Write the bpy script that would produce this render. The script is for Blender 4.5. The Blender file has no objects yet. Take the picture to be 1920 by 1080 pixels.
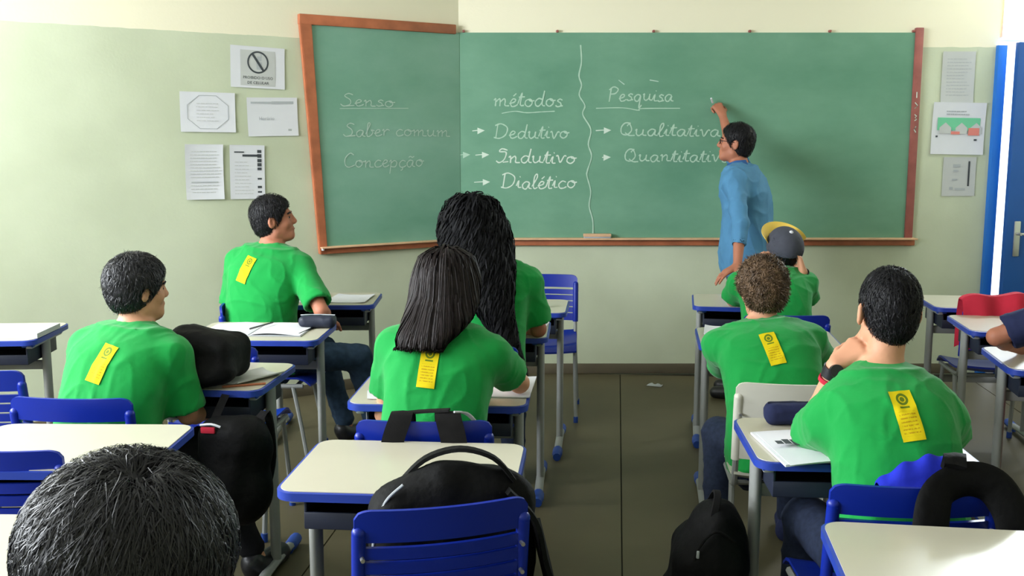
import bpy, bmesh, math, random
import numpy as np
from mathutils import Vector, Matrix, Euler
random.seed(7); np.random.seed(7)
SC = bpy.context.scene
COL = SC.collection
PI = math.pi

# ------------------------------------------------------------------ camera
cd = bpy.data.cameras.new('camera'); cam = bpy.data.objects.new('camera', cd); COL.objects.link(cam)
cd.sensor_width = 36.0; cd.lens = 36.0 * 1900 / 1920; cd.clip_start = 0.05
cam.location = (0, 0, 1.62); cam.rotation_euler = (math.radians(90 - 8.2356), 0, 0)
SC.camera = cam

# ------------------------------------------------------------------ world, daylight, exposure
SC.view_settings.view_transform = 'Standard'; SC.view_settings.look = 'None'
SC.view_settings.gamma = 1.0; SC.view_settings.use_curve_mapping = False
SC.view_settings.exposure = 0.22
w = bpy.data.worlds.new('overcast_sky'); SC.world = w; w.use_nodes = True
bg = w.node_tree.nodes['Background']; bg.inputs[0].default_value = (0.86, 0.93, 1.0, 1); bg.inputs[1].default_value = 2.2
SC.cycles.use_denoising = True
SC.cycles.max_bounces = 10; SC.cycles.diffuse_bounces = 6
SC.cycles.sample_clamp_indirect = 6.0

def area(name, loc, rot, sx, sy, power, color):
    l = bpy.data.lights.new(name, 'AREA'); l.shape = 'RECTANGLE'; l.size = sx; l.size_y = sy
    l.energy = power; l.color = color
    o = bpy.data.objects.new(name, l); COL.objects.link(o); o.location = loc; o.rotation_euler = rot
    return o
WINY = (0.0, 1.75, 3.5)                     # centres of the three windows in the left wall
for k, wy in enumerate(WINY):                  # daylight entering by the side windows
    area('window_daylight', (-4.27, wy, 2.22), (0, math.radians(-90), 0), 1.35, 1.5, (105, 170, 215)[k], (0.90, 0.95, 1.0))
area('door_daylight', (3.75, 7.25, 2.70), (math.radians(-90), 0, 0), 0.85, 0.70, 120, (0.84, 0.93, 1.0))

# ------------------------------------------------------------------ materials
def mat(name, col, rough=0.6, spec=0.4, noise=None, bump=None, metal=0.0, sheen=0.0, coat=0.0):
    """procedural principled material; noise=(scale, amount) varies the colour, bump=(scale, strength, kind)"""
    m = bpy.data.materials.new(name); m.use_nodes = True
    nt = m.node_tree; b = nt.nodes['Principled BSDF']
    b.inputs['Base Color'].default_value = (*col, 1); b.inputs['Roughness'].default_value = rough
    b.inputs['Specular IOR Level'].default_value = spec; b.inputs['Metallic'].default_value = metal
    if sheen: b.inputs['Sheen Weight'].default_value = sheen
    if coat: b.inputs['Coat Weight'].default_value = coat; b.inputs['Coat Roughness'].default_value = 0.15
    tc = nt.nodes.new('ShaderNodeTexCoord')
    if noise:
        n = nt.nodes.new('ShaderNodeTexNoise'); n.inputs['Scale'].default_value = noise[0]; n.inputs['Detail'].default_value = 5
        nt.links.new(tc.outputs['Object'], n.inputs['Vector'])
        r = nt.nodes.new('ShaderNodeValToRGB'); a = noise[1]
        r.color_ramp.elements[0].position = 0.3; r.color_ramp.elements[1].position = 0.7
        r.color_ramp.elements[0].color = (*[max(0, c * (1 - a)) for c in col], 1)
        r.color_ramp.elements[1].color = (*[min(1, c * (1 + a)) for c in col], 1)
        nt.links.new(n.outputs['Fac'], r.inputs['Fac']); nt.links.new(r.outputs['Color'], b.inputs['Base Color'])
    if bump:
        n2 = nt.nodes.new('ShaderNodeTexNoise'); n2.inputs['Scale'].default_value = bump[0]; n2.inputs['Detail'].default_value = 4
        nt.links.new(tc.outputs['Object'], n2.inputs['Vector'])
        bp = nt.nodes.new('ShaderNodeBump'); bp.inputs['Strength'].default_value = bump[1]
        bp.inputs['Distance'].default_value = bump[2] if len(bump) > 2 else 0.01
        nt.links.new(n2.outputs['Fac'], bp.inputs['Height']); nt.links.new(bp.outputs['Normal'], b.inputs['Normal'])
    return m
def srgb(r, g, b):
    f = lambda c: ((c / 255 + 0.055) / 1.055) ** 2.4 if c > 10.3 else c / 255 / 12.92
    return (f(r), f(g), f(b))
M = {}
M['shirt'] = mat('green_cotton', srgb(13, 138, 60), 0.85, 0.2, (6, 0.06), (14, 0.35, 0.012), sheen=0.15)
M['jeans'] = mat('navy_denim', srgb(34, 42, 62), 0.9, 0.2, (60, 0.25), (40, 0.3, 0.004))
M['bluejeans'] = mat('blue_denim', srgb(44, 62, 82), 0.9, 0.2, (30, 0.25), (40, 0.3, 0.004))
M['blackpants'] = mat('black_trousers', srgb(22, 22, 26), 0.9, 0.2, (30, 0.2), (30, 0.3, 0.004))
M['khaki'] = mat('grey_trousers', srgb(70, 80, 95), 0.9, 0.2, (30, 0.15), (30, 0.3, 0.004))
M['redcloth'] = mat('red_cloth', srgb(178, 38, 58), 0.85, 0.2, (8, 0.12), (16, 0.4, 0.01))
M['skin'] = mat('tan_skin', srgb(196, 142, 112), 0.55, 0.35, (18, 0.08), (120, 0.1, 0.002))
M['skin_dark'] = mat('brown_skin', srgb(168, 108, 84), 0.55, 0.35, (18, 0.08), (120, 0.1, 0.002))
M['hair_black'] = mat('black_hair', srgb(20, 19, 23), 0.55, 0.25, (40, 0.4))
M['hair_dark'] = mat('dark_brown_hair', srgb(28, 21, 22), 0.55, 0.2, (40, 0.4))
M['hair_fore'] = mat('black_hair_sheen', srgb(20, 20, 26), 0.45, 0.45, (40, 0.4))
M['hair_brown'] = mat('light_brown_hair', srgb(92, 72, 54), 0.55, 0.3, (30, 0.5))
M['hair_curly'] = mat('blue_black_hair', srgb(12, 12, 15), 0.65, 0.12, (40, 0.4))
M['denimshirt'] = mat('blue_shirt', srgb(76, 126, 164), 0.8, 0.25, (10, 0.08), (14, 0.35, 0.012))
M['denimcollar'] = mat('dark_blue_collar', srgb(44, 84, 138), 0.8, 0.25)
M['navycloth'] = mat('navy_cloth', srgb(34, 40, 72), 0.85, 0.2, (12, 0.15), (16, 0.3, 0.01))
M['plastic_blue'] = mat('blue_plastic', srgb(8, 36, 142), 0.38, 0.4, (5, 0.05), (160, 0.06, 0.002))
M['plastic_navy'] = mat('dark_navy_plastic', srgb(28, 34, 52), 0.5, 0.4, (8, 0.1))
M['plastic_cream'] = mat('cream_plastic', srgb(206, 204, 192), 0.45, 0.4, (8, 0.04))
M['laminate'] = mat('cream_laminate', srgb(186, 181, 163), 0.28, 0.5, (3, 0.03))
M['edge'] = mat('blue_edge_band', srgb(34, 58, 150), 0.4, 0.45, (10, 0.08))
M['steel'] = mat('grey_painted_steel', srgb(138, 140, 138), 0.42, 0.5, (10, 0.06))
M['cap_blue'] = mat('blue_foot_plastic', srgb(34, 68, 150), 0.5, 0.4)
M['bag'] = mat('black_nylon', srgb(7, 7, 8), 0.7, 0.14, (20, 0.25), (22, 0.5, 0.012))
M['bagstrap'] = mat('charcoal_webbing', srgb(20, 19, 20), 0.8, 0.12, (30, 0.2), (200, 0.3, 0.002))
M['bluejacket'] = mat('royal_blue_cloth', srgb(24, 38, 170), 0.8, 0.25, (10, 0.12), (18, 0.4, 0.01))
M['paper'] = mat('white_paper', srgb(210, 211, 217), 0.75, 0.2, (6, 0.02))
M['paper_grey'] = mat('grey_paper', srgb(186, 188, 187), 0.75, 0.2, (6, 0.03))
M['ink'] = mat('black_ink', srgb(70, 74, 78), 0.8, 0.1)
M['ink_light'] = mat('faded_ink', srgb(168, 172, 176), 0.8, 0.1)
M['ink_green'] = mat('green_ink', srgb(112, 190, 150), 0.8, 0.1)
M['ink_red'] = mat('salmon_ink', srgb(214, 130, 120), 0.8, 0.1)
M['wood'] = mat('red_brown_wood', srgb(168, 98, 66), 0.45, 0.4, (9, 0.22))
M['wood_dark'] = mat('dark_red_wood', srgb(146, 84, 78), 0.45, 0.4, (9, 0.2))
M['wood_light'] = mat('pale_wood', srgb(205, 165, 130), 0.6, 0.3, (9, 0.12))
M['metal'] = mat('brushed_metal', srgb(190, 190, 186), 0.3, 0.5, metal=0.8)
M['blackplastic'] = mat('black_plastic', srgb(22, 22, 26), 0.4, 0.5)
M['chalk'] = mat('chalk_white', srgb(200, 214, 202), 0.95, 0.05)
M['chalk_mid'] = mat('chalk_rubbed', srgb(168, 196, 178), 0.95, 0.05)
M['chalk_faint'] = mat('chalk_faint', srgb(178, 200, 189), 0.95, 0.05)
M['yellowcap'] = mat('yellow_cloth', srgb(222, 188, 88), 0.8, 0.2)
M['greycap'] = mat('charcoal_cloth', srgb(66, 68, 78), 0.85, 0.2, (20, 0.1), (60, 0.3, 0.003))
M['eyewhite'] = mat('eye_white', srgb(225, 222, 218), 0.3, 0.5)
M['doorblue'] = mat('blue_door_paint', srgb(22, 78, 148), 0.4, 0.45, (4, 0.06), (30, 0.08, 0.003))
M['frameblue'] = mat('bright_blue_frame_paint', srgb(30, 110, 200), 0.4, 0.45, (4, 0.06))
M['glass'] = mat('window_glass', (0.9, 0.95, 0.95), 0.05, 0.5)
M['glass'].node_tree.nodes['Principled BSDF'].inputs['Transmission Weight'].default_value = 1.0
M['windowframe'] = mat('white_window_frame', srgb(225, 225, 220), 0.4, 0.4)

def wall_material():
    m = bpy.data.materials.new('two_tone_wall_paint'); m.use_nodes = True; nt = m.node_tree; b = nt.nodes['Principled BSDF']
    b.inputs['Roughness'].default_value = 0.55; b.inputs['Specular IOR Level'].default_value = 0.35
    g = nt.nodes.new('ShaderNodeNewGeometry'); sx = nt.nodes.new('ShaderNodeSeparateXYZ'); nt.links.new(g.outputs['Position'], sx.inputs[0])
    n = nt.nodes.new('ShaderNodeTexNoise'); n.inputs['Scale'].default_value = 1.6; n.inputs['Detail'].default_value = 6
    nt.links.new(g.outputs['Position'], n.inputs['Vector'])
    n3 = nt.nodes.new('ShaderNodeTexNoise'); n3.inputs['Scale'].default_value = 9; nt.links.new(g.outputs['Position'], n3.inputs['Vector'])
    mr = nt.nodes.new('ShaderNodeMath'); mr.operation = 'MULTIPLY_ADD'; mr.inputs[1].default_value = 0.012; nt.links.new(n3.outputs['Fac'], mr.inputs[0]); nt.links.new(sx.outputs['Z'], mr.inputs[2])
    gt = nt.nodes.new('ShaderNodeMath'); gt.operation = 'GREATER_THAN'; gt.inputs[1].default_value = 2.255; nt.links.new(mr.outputs[0], gt.inputs[0])
    lo = nt.nodes.new('ShaderNodeValToRGB'); lo.color_ramp.elements[0].color = (*srgb(184, 191, 166), 1); lo.color_ramp.elements[1].color = (*srgb(198, 205, 180), 1)
    lo.color_ramp.elements[0].position = 0.35; lo.color_ramp.elements[1].position = 0.65; nt.links.new(n.outputs['Fac'], lo.inputs['Fac'])
    mx = nt.nodes.new('ShaderNodeMix'); mx.data_type = 'RGBA'; nt.links.new(gt.outputs[0], mx.inputs['Factor'])
    nt.links.new(lo.outputs['Color'], mx.inputs[6]); mx.inputs[7].default_value = (*srgb(229, 223, 199), 1)
    nt.links.new(mx.outputs[2], b.inputs['Base Color'])
    n2 = nt.nodes.new('ShaderNodeTexNoise'); n2.inputs['Scale'].default_value = 60; nt.links.new(g.outputs['Position'], n2.inputs['Vector'])
    bp = nt.nodes.new('ShaderNodeBump'); bp.inputs['Strength'].default_value = 0.12; bp.inputs['Distance'].default_value = 0.004
    nt.links.new(n2.outputs['Fac'], bp.inputs['Height']); nt.links.new(bp.outputs['Normal'], b.inputs['Normal'])
    return m
M['wall'] = wall_material()
M['ceiling'] = mat('white_ceiling_paint', srgb(232, 230, 220), 0.8, 0.2, (3, 0.03))
M['floor'] = mat('brown_terrazzo', srgb(86, 79, 58), 0.5, 0.3, (2.2, 0.12), (80, 0.08, 0.002))
M['grout'] = mat('dark_joint', srgb(48, 46, 38), 0.8, 0.2)
M['baseboard'] = mat('dark_baseboard_paint', srgb(92, 84, 68), 0.6, 0.3, (5, 0.1))

def board_material(name, c0, c1, off):
    m = bpy.data.materials.new(name); m.use_nodes = True; nt = m.node_tree; b = nt.nodes['Principled BSDF']
    b.inputs['Roughness'].default_value = 0.42; b.inputs['Specular IOR Level'].default_value = 0.5
    tc = nt.nodes.new('ShaderNodeTexCoord'); mp = nt.nodes.new('ShaderNodeMapping'); nt.links.new(tc.outputs['Object'], mp.inputs[0])
    mp.inputs['Location'].default_value = (off, 0, off); mp.inputs['Scale'].default_value = (0.8, 0.8, 1.5)
    n = nt.nodes.new('ShaderNodeTexNoise'); n.inputs['Scale'].default_value = 1.5; n.inputs['Detail'].default_value = 7; n.inputs['Roughness'].default_value = 0.6
    nt.links.new(mp.outputs[0], n.inputs['Vector'])
    r = nt.nodes.new('ShaderNodeValToRGB'); r.color_ramp.elements[0].position = 0.3; r.color_ramp.elements[1].position = 0.72
    r.color_ramp.elements[0].color = (*c0, 1); r.color_ramp.elements[1].color = (*c1, 1)
    nt.links.new(n.outputs['Fac'], r.inputs['Fac']); nt.links.new(r.outputs['Color'], b.inputs['Base Color'])
    return m
M['board'] = board_material('green_chalkboard', srgb(86, 134, 110), srgb(112, 156, 132), 0.0)
M['board_side'] = board_material('green_side_board_sheen', srgb(100, 150, 128), srgb(128, 170, 152), 3.3)  # paler, bluer green: the wing's reflected sheen is put into its colour

def badge_material():
    m = bpy.data.materials.new('yellow_back_print'); m.use_nodes = True; nt = m.node_tree; b = nt.nodes['Principled BSDF']
    b.inputs['Roughness'].default_value = 0.75; b.inputs['Specular IOR Level'].default_value = 0.2
    uv = nt.nodes.new('ShaderNodeTexCoord'); s = nt.nodes.new('ShaderNodeSeparateXYZ'); nt.links.new(uv.outputs['UV'], s.inputs[0])
    def math_(op, a, bb=None):
        n = nt.nodes.new('ShaderNodeMath'); n.operation = op
        for i, v in enumerate((a, bb)):
            if v is None: continue
            if isinstance(v, (int, float)): n.inputs[i].default_value = v
            else: nt.links.new(v, n.inputs[i])
        return n.outputs[0]
    u, v = s.outputs['X'], s.outputs['Y']
    def inrange(x, a, c): return math_('MULTIPLY', math_('GREATER_THAN', x, a), math_('LESS_THAN', x, c))
    du = math_('SUBTRACT', u, .5); dv = math_('MULTIPLY', math_('SUBTRACT', v, .83), 2.3)
    rr = math_('SQRT', math_('ADD', math_('MULTIPLY', du, du), math_('MULTIPLY', dv, dv)))
    em = math_('SUBTRACT', math_('LESS_THAN', rr, .27), inrange(rr, .11, .16))
    em = math_('MAXIMUM', em, math_('MULTIPLY', inrange(u, .28, .72), inrange(v, .645, .685)))
    wv = math_('GREATER_THAN', math_('SINE', math_('MULTIPLY', v, 88.0)), 0.35)
    nz = nt.nodes.new('ShaderNodeTexNoise'); nz.inputs['Scale'].default_value = 22; nt.links.new(uv.outputs['UV'], nz.inputs['Vector'])
    ln = math_('MULTIPLY', math_('MULTIPLY', wv, inrange(v, .10, .58)), math_('MULTIPLY', inrange(u, .14, .86), math_('GREATER_THAN', nz.outputs['Fac'], 0.44)))
    m1 = nt.nodes.new('ShaderNodeMix'); m1.data_type = 'RGBA'; nt.links.new(em, m1.inputs['Factor'])
    m1.inputs[6].default_value = (*srgb(212, 190, 14), 1); m1.inputs[7].default_value = (*srgb(96, 116, 26), 1)
    m2 = nt.nodes.new('ShaderNodeMix'); m2.data_type = 'RGBA'; nt.links.new(ln, m2.inputs['Factor'])
    nt.links.new(m1.outputs[2], m2.inputs[6]); m2.inputs[7].default_value = (*srgb(176, 138, 16), 1)
    nt.links.new(m2.outputs[2], b.inputs['Base Color'])
    return m
M['badge'] = badge_material()

# ------------------------------------------------------------------ helpers
def tag(o, label, cat, group=None, kind=None):
    o['label'] = label
    if cat: o['category'] = cat
    if group: o['group'] = group
    if kind: o['kind'] = kind
    return o
def empty(name, loc=(0, 0, 0), rz=0.0):
    o = bpy.data.objects.new(name, None); COL.objects.link(o); o.empty_display_size = 0.1
    o.location = loc; o.rotation_euler = (0, 0, rz); return o
def link(name, me, material, parent=None):
    o = bpy.data.objects.new(name, me); COL.objects.link(o)
    if material is not None:
        me.materials.clear(); me.materials.append(M[material] if isinstance(material, str) else material)
    if parent is not None: o.parent = parent
    return o
def fast_mesh(name, V, F, smooth=True, uv=None):
    """V (n,3), F (m,k) numpy arrays"""
    me = bpy.data.meshes.new(name); V = np.asarray(V, np.float32); F = np.asarray(F, np.int32)
    n, k = F.shape
    me.vertices.add(len(V)); me.vertices.foreach_set('co', V.ravel())
    me.loops.add(n * k); me.loops.foreach_set('vertex_index', F.ravel())
    me.polygons.add(n); me.polygons.foreach_set('loop_start', np.arange(0, n * k, k, dtype=np.int32))
    me.polygons.foreach_set('loop_total', np.full(n, k, np.int32))
    me.update(calc_edges=True)
    if uv is not None:
        l = me.uv_layers.new(name='UVMap'); l.data.foreach_set('uv', np.asarray(uv, np.float32)[F.ravel()].ravel())
    me.validate()
    if smooth: me.polygons.foreach_set('use_smooth', np.ones(len(me.polygons), bool))
    return me
class MB:
    """collects shapes into one mesh"""
    def __init__(s): s.bm = bmesh.new()
    def _add(s, tmp, mtx=None):
        if mtx is not None: bmesh.ops.transform(tmp, matrix=mtx, verts=tmp.verts)
        me = bpy.data.meshes.new('t'); tmp.to_mesh(me); s.bm.from_mesh(me); bpy.data.meshes.remove(me); tmp.free()
    def box(s, c, size, bev=0.0, seg=2, rot=None):
        t = bmesh.new(); bmesh.ops.create_cube(t, size=1.0)
        bmesh.ops.scale(t, vec=size, verts=t.verts)
        if bev: bmesh.ops.bevel(t, geom=t.edges[:], offset=bev, segments=seg, affect='EDGES', profile=0.5)
        s._add(t, Matrix.Translation(c) @ (rot.to_matrix().to_4x4() if rot else Matrix()))
        return s
    def cyl(s, a, b, r, r2=None, n=14, squash=None):
        a = Vector(a); b = Vector(b); d = b - a
        t = bmesh.new(); bmesh.ops.create_cone(t, cap_ends=True, segments=n, radius1=r, radius2=r if r2 is None else r2, depth=d.length)
        if squash: bmesh.ops.scale(t, vec=(squash[0], squash[1], 1), verts=t.verts)
        q = Vector((0, 0, 1)).rotation_difference(d.normalized()).to_matrix().to_4x4()
        s._add(t, Matrix.Translation((a + b) / 2) @ q); return s
    def ball(s, c, r, n=12, rot=None):
        t = bmesh.new(); bmesh.ops.create_uvsphere(t, u_segments=n, v_segments=max(6, n // 2 + 2), radius=1.0)
        r = (r, r, r) if isinstance(r, (int, float)) else r
        bmesh.ops.scale(t, vec=r, verts=t.verts); s._add(t, Matrix.Translation(c) @ (rot.to_matrix().to_4x4() if rot else Matrix())); return s
    def tube(s, pts, r, n=8, smooth=0, flat=None, up=(0, 0, 1)):
        P = catmull(pts, smooth) if smooth else [Vector(p) for p in pts]
        bm = s.bm; rings = []; up = Vector(up)
        for i, p in enumerate(P):
            d = (P[min(i + 1, len(P) - 1)] - P[max(i - 1, 0)]).normalized()
            x = d.cross(up)
            if x.length < 1e-3: x = d.cross(Vector((1, 0, 0)))
            x.normalize(); y = x.cross(d).normalized()
            rr = r[i * (len(r) - 1) // max(1, len(P) - 1)] if isinstance(r, (list, tuple)) else r
            ry = rr if flat is None else flat
            rings.append([bm.verts.new(p + x * (rr * math.cos(2 * PI * k / n)) + y * (ry * math.sin(2 * PI * k / n))) for k in range(n)])
        for i in range(len(rings) - 1):
            for k in range(n):
                bm.faces.new((rings[i][k], rings[i][(k + 1) % n], rings[i + 1][(k + 1) % n], rings[i + 1][k]))
        bm.faces.new(rings[0][::-1]); bm.faces.new(rings[-1]); return s
    def prism(s, poly, z0, z1, bev=0.0):
        t = bmesh.new(); vs = [t.verts.new((x, y, z0)) for x, y in poly]; f = t.faces.new(vs)
        r = bmesh.ops.extrude_face_region(t, geom=[f]); bmesh.ops.translate(t, vec=(0, 0, z1 - z0), verts=[v for v in r['geom'] if isinstance(v, bmesh.types.BMVert)])
        bmesh.ops.recalc_face_normals(t, faces=t.faces)
        s._add(t); return s
    def grid(s, fn, nu, nv):
        bm = s.bm; g = [[bm.verts.new(fn(i / nu, j / nv)) for j in range(nv + 1)] for i in range(nu + 1)]
        for i in range(nu):
            for j in range(nv): bm.faces.new((g[i][j], g[i + 1][j], g[i + 1][j + 1], g[i][j + 1]))
        return s
    def shell(s, fn, nu, nv, th, axis):
        """a curved sheet with thickness: fn(u,v) is one side, fn + th*axis the other"""
        bm = s.bm; ax = Vector(axis) * th
        A = [[bm.verts.new(Vector(fn(i / nu, j / nv))) for j in range(nv + 1)] for i in range(nu + 1)]
        B = [[bm.verts.new(Vector(fn(i / nu, j / nv)) + ax) for j in range(nv + 1)] for i in range(nu + 1)]
        for i in range(nu):
            for j in range(nv):
                bm.faces.new((A[i][j], A[i + 1][j], A[i + 1][j + 1], A[i][j + 1])); bm.faces.new((B[i][j + 1], B[i + 1][j + 1], B[i + 1][j], B[i][j]))
        for i in range(nu):
            bm.faces.new((A[i + 1][0], A[i][0], B[i][0], B[i + 1][0])); bm.faces.new((A[i][nv], A[i + 1][nv], B[i + 1][nv], B[i][nv]))
        for j in range(nv):
            bm.faces.new((A[0][j], A[0][j + 1], B[0][j + 1], B[0][j])); bm.faces.new((A[nu][j + 1], A[nu][j], B[nu][j], B[nu][j + 1]))
        return s
    def mesh(s, name, smooth=True):
        bmesh.ops.recalc_face_normals(s.bm, faces=s.bm.faces)
        me = bpy.data.meshes.new(name); s.bm.to_mesh(me); s.bm.free()
        if smooth:
            me.polygons.foreach_set('use_smooth', np.ones(len(me.polygons), bool)); me.set_sharp_from_angle(angle=math.radians(38))
        return me
    def build(s, name, material, parent=None, smooth=True): return link(name, s.mesh(name, smooth), material, parent)
def catmull(pts, n):
    P = [Vector(p) for p in pts]; out = []
    for i in range(len(P) - 1):
        p0 = P[max(i - 1, 0)]; p1 = P[i]; p2 = P[i + 1]; p3 = P[min(i + 2, len(P) - 1)]
        for k in range(n):
            t = k / n
            out.append(0.5 * ((2 * p1) + (p2 - p0) * t + (2 * p0 - 5 * p1 + 4 * p2 - p3) * t * t + (3 * p1 - p0 - 3 * p2 + p3) * t ** 3))
    out.append(P[-1]); return out
def rrect(w, d, r, n=5):
    out = []
    for cx, cy, a0 in ((w / 2 - r, d / 2 - r, 0), (-w / 2 + r, d / 2 - r, 90), (-w / 2 + r, -d / 2 + r, 180), (w / 2 - r, -d / 2 + r, 270)):
        for k in range(n + 1):
            a = math.radians(a0 + 90 * k / n); out.append((cx + r * math.cos(a), cy + r * math.sin(a)))
    return out
def copy_tree(o, parent=None):
    c = o.copy(); COL.objects.link(c); c.parent = parent
    for ch in list(o.children): copy_tree(ch, c)
    return c

# ------------------------------------------------------------------ room shell
WY = 7.0                                       # front wall; left of x = -0.36 it bends towards the pupils
BA = math.radians(33.0); BX = -0.36
LDX, LDY = -math.cos(BA), -math.sin(BA)
LLEN = (4.2 + BX) / math.cos(BA)
LEX, LEY = BX + LDX * LLEN, WY + LDY * LLEN
CEIL = 3.15
def struct(o): o['kind'] = 'structure'; return o
fl = struct(link('floor', MB().box((0.1, 2.2, -0.06), (9.4, 10.4, 0.10)).mesh('floor', False), 'grout'))
slab = MB().prism(rrect(1.194, 3.594, 0.004, 1), -0.02, 0.0).mesh('floor_slab', False)
fa = math.radians(-5.9)
for i in range(-4, 5):
    for j in range(-1, 3):
        lx, ly = 0.6 + 1.2 * i, 1.8 + 3.6 * j
        x = 0.02 + lx * math.cos(fa) - ly * math.sin(fa); y = -0.2 + lx * math.sin(fa) + ly * math.cos(fa)
        if abs(x) < 4.9 and -3.6 < y < 8.4:
            s = link('floor_slab', slab, 'floor', fl); s.location = (x, y, 0.0); s.rotation_euler = (0, 0, fa)
def wallbox(name, x0, x1, y0, y1, z0=-0.05, z1=CEIL): return struct(MB().box(((x0 + x1) / 2, (y0 + y1) / 2, (z0 + z1) / 2), (x1 - x0, y1 - y0, z1 - z0)).build(name, 'wall', None, False))
DX0, DX1 = 3.285, 4.18                         # door opening
wf = MB()
wf.box(((BX + DX0) / 2, WY + 0.08, CEIL / 2), (DX0 - BX, 0.16, CEIL + 0.1))
wf.box(((DX1 + 4.7) / 2, WY + 0.08, CEIL / 2), (4.7 - DX1, 0.16, CEIL + 0.1))
wf.box(((DX1 + DX0) / 2, WY + 0.08, (CEIL + 3.06) / 2), (DX1 - DX0, 0.16, CEIL - 3.06))
struct(wf.build('wall_front', 'wall', None, False))
wl = MB(); cx, cy = (BX + LEX) / 2, (WY + LEY) / 2; nx, ny = -LDY, LDX     # normal of the angled part, away from the room is -n
wl.box((cx + 0.08 * LDY, cy - 0.08 * LDX, CEIL / 2), (LLEN + 0.14, 0.16, CEIL + 0.1), rot=Euler((0, 0, math.atan2(-LDY, -LDX))))
struct(wl.build('wall_front_angled', 'wall', None, False))
# left wall with three window openings
wlf = MB(); zs0, zs1 = 1.5, 2.95
wlf.box((-4.28, (LEY - 3.1) / 2, zs0 / 2), (0.16, LEY + 3.1, zs0)); wlf.box((-4.28, (LEY - 3.1) / 2, (zs1 + CEIL) / 2), (0.16, LEY + 3.1, CEIL - zs1))
edges = [-3.1] + [e for wy in WINY for e in (wy - 0.8, wy + 0.8)] + [LEY]
for k in range(0, len(edges), 2): wlf.box((-4.28, (edges[k] + edges[k + 1]) / 2, (zs0 + zs1) / 2), (0.16, edges[k + 1] - edges[k], zs1 - zs0))
struct(wlf.build('wall_left', 'wall', None, False))
for k, wy in enumerate(WINY):
    t = struct(MB().box((-4.24, wy, zs0 - 0.015), (0.14, 1.66, 0.03), 0.005).build('window_%d' % (k + 2), 'windowframe'))
    for dy in (-0.8, 0.0, 0.8): MB().box((-4.25, wy + dy * 0.975, 2.225), (0.05, 0.04, 1.45)).build('window_frame', 'windowframe', t, False)
    for z in (zs0 + 0.02, zs1 - 0.02): MB().box((-4.25, wy, z), (0.05, 1.6, 0.04)).build('window_frame', 'windowframe', t, False)
wallbox('wall_right', 4.7, 4.86, -3.1, WY + 0.16)
wallbox('wall_back', -4.36, 4.86, -3.26, -3.1)
struct(MB().box((0.2, 2.0, CEIL + 0.05), (9.4, 10.6, 0.1)).build('ceiling', 'ceiling', None, False))
b1 = MB().box(((BX + DX0 - 0.1) / 2, WY - 0.008, 0.035), (DX0 - 0.1 - BX, 0.016, 0.07), 0.003).build('baseboard_front', 'baseboard'); struct(b1)
b2 = MB().box((cx - 0.008 * LDY, cy + 0.008 * LDX, 0.035), (LLEN, 0.016, 0.07), 0.003, rot=Euler((0, 0, math.atan2(-LDY, -LDX)))).build('baseboard_front_angled', 'baseboard'); struct(b2)

# door in the front wall, ajar, with its frame and the bright fanlight above
dr = struct(empty('door_1', (DX1 - 0.05, WY - 0.01, 0), math.radians(9.0)))
lw = 0.795
MB().box((-lw / 2, 0.0, 1.14), (lw, 0.04, 2.26), 0.004).build('door_leaf', 'doorblue', dr)
hp = MB().box((-lw + 0.075, -0.026, 0.965), (0.045, 0.012, 0.24), 0.005).build('handle_plate', 'metal', dr)
MB().cyl((-lw + 0.075, -0.03, 1.0), (-lw + 0.075, -0.075, 1.0), 0.010).tube([(-lw + 0.075, -0.07, 1.0), (-lw + 0.13, -0.072, 1.0), (-lw + 0.2, -0.066, 0.995)], 0.009, smooth=4).build('door_handle', 'metal', dr)
fr = struct(empty('trim_1', (0, 0, 0)))
for x in (DX0 + 0.012, DX1 - 0.02): MB().box((x, WY + 0.045, 1.13), (0.060, 0.17, 2.26), 0.004).build('door_jamb', 'frameblue', fr)
w1 = struct(empty('window_1', (0, 0, 0)))
MB().box(((DX0 + DX1) / 2, WY + 0.10, 2.31), (DX1 - DX0, 0.05, 0.03), 0.003).build('window_frame', 'windowframe', w1)
MB().box((DX0 + 0.035, WY + 0.07, 2.69), (0.022, 0.03, 0.74), 0.003).build('window_bar', 'wood_light', w1)

# ------------------------------------------------------------------ chalkboards
# main board, in its own frame: x to the right, z up, front face looking to -y
mb = tag(empty('chalkboard', (BX, WY, 0)), 'wide green chalkboard with chalk writing in two columns, the teacher stands before it', 'chalkboard')
MW = 2.70 - BX
MB().box((MW / 2 + 0.01, -0.012, 1.645), (MW + 0.02, 0.02, 1.395)).build('writing_surface', 'board', mb, False)
MB().box((MW / 2 + 0.03, -0.020, 0.930), (MW + 0.10, 0.036, 0.045), 0.006).build('bottom_rail', 'wood', mb)
MB().box((MW / 2 + 0.03, -0.045, 0.956), (MW + 0.10, 0.085, 0.012), 0.004).build('chalk_tray', 'wood_light', mb)
MB().box((MW + 0.035, -0.018, 1.64), (0.055, 0.034, 1.47), 0.006).build('side_rail', 'wood_dark', mb)
for x in (0.035, 0.665, 1.312, 1.958, 2.497, 3.06): MB().cyl((x, -0.002, 2.353), (x, -0.03, 2.353), 0.010, 0.007, 8).box((x, -0.012, 2.345), (0.016, 0.006, 0.03), 0.002).build('mounting_screw', 'wood_dark', mb)
# number scratches on the side rail
sc_ = MB()
for k, (z, pts) in enumerate(((1.93, ((0, -.02), (0, .02))), (1.86, ((-.01, .02), (.008, 0), (-.01, -.02))), (1.78, ((-.008, .02), (.006, .008), (-.004, 0), (.008, -.012), (-.006, -.022))), (1.70, ((.006, .02), (-.006, .0), (.006, -.02))))):
    sc_.tube([(MW + 0.036 + a, -0.036, z + b) for a, b in pts], 0.0035, 5)
sc_.build('chalk_marks', 'chalk', mb)
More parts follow.
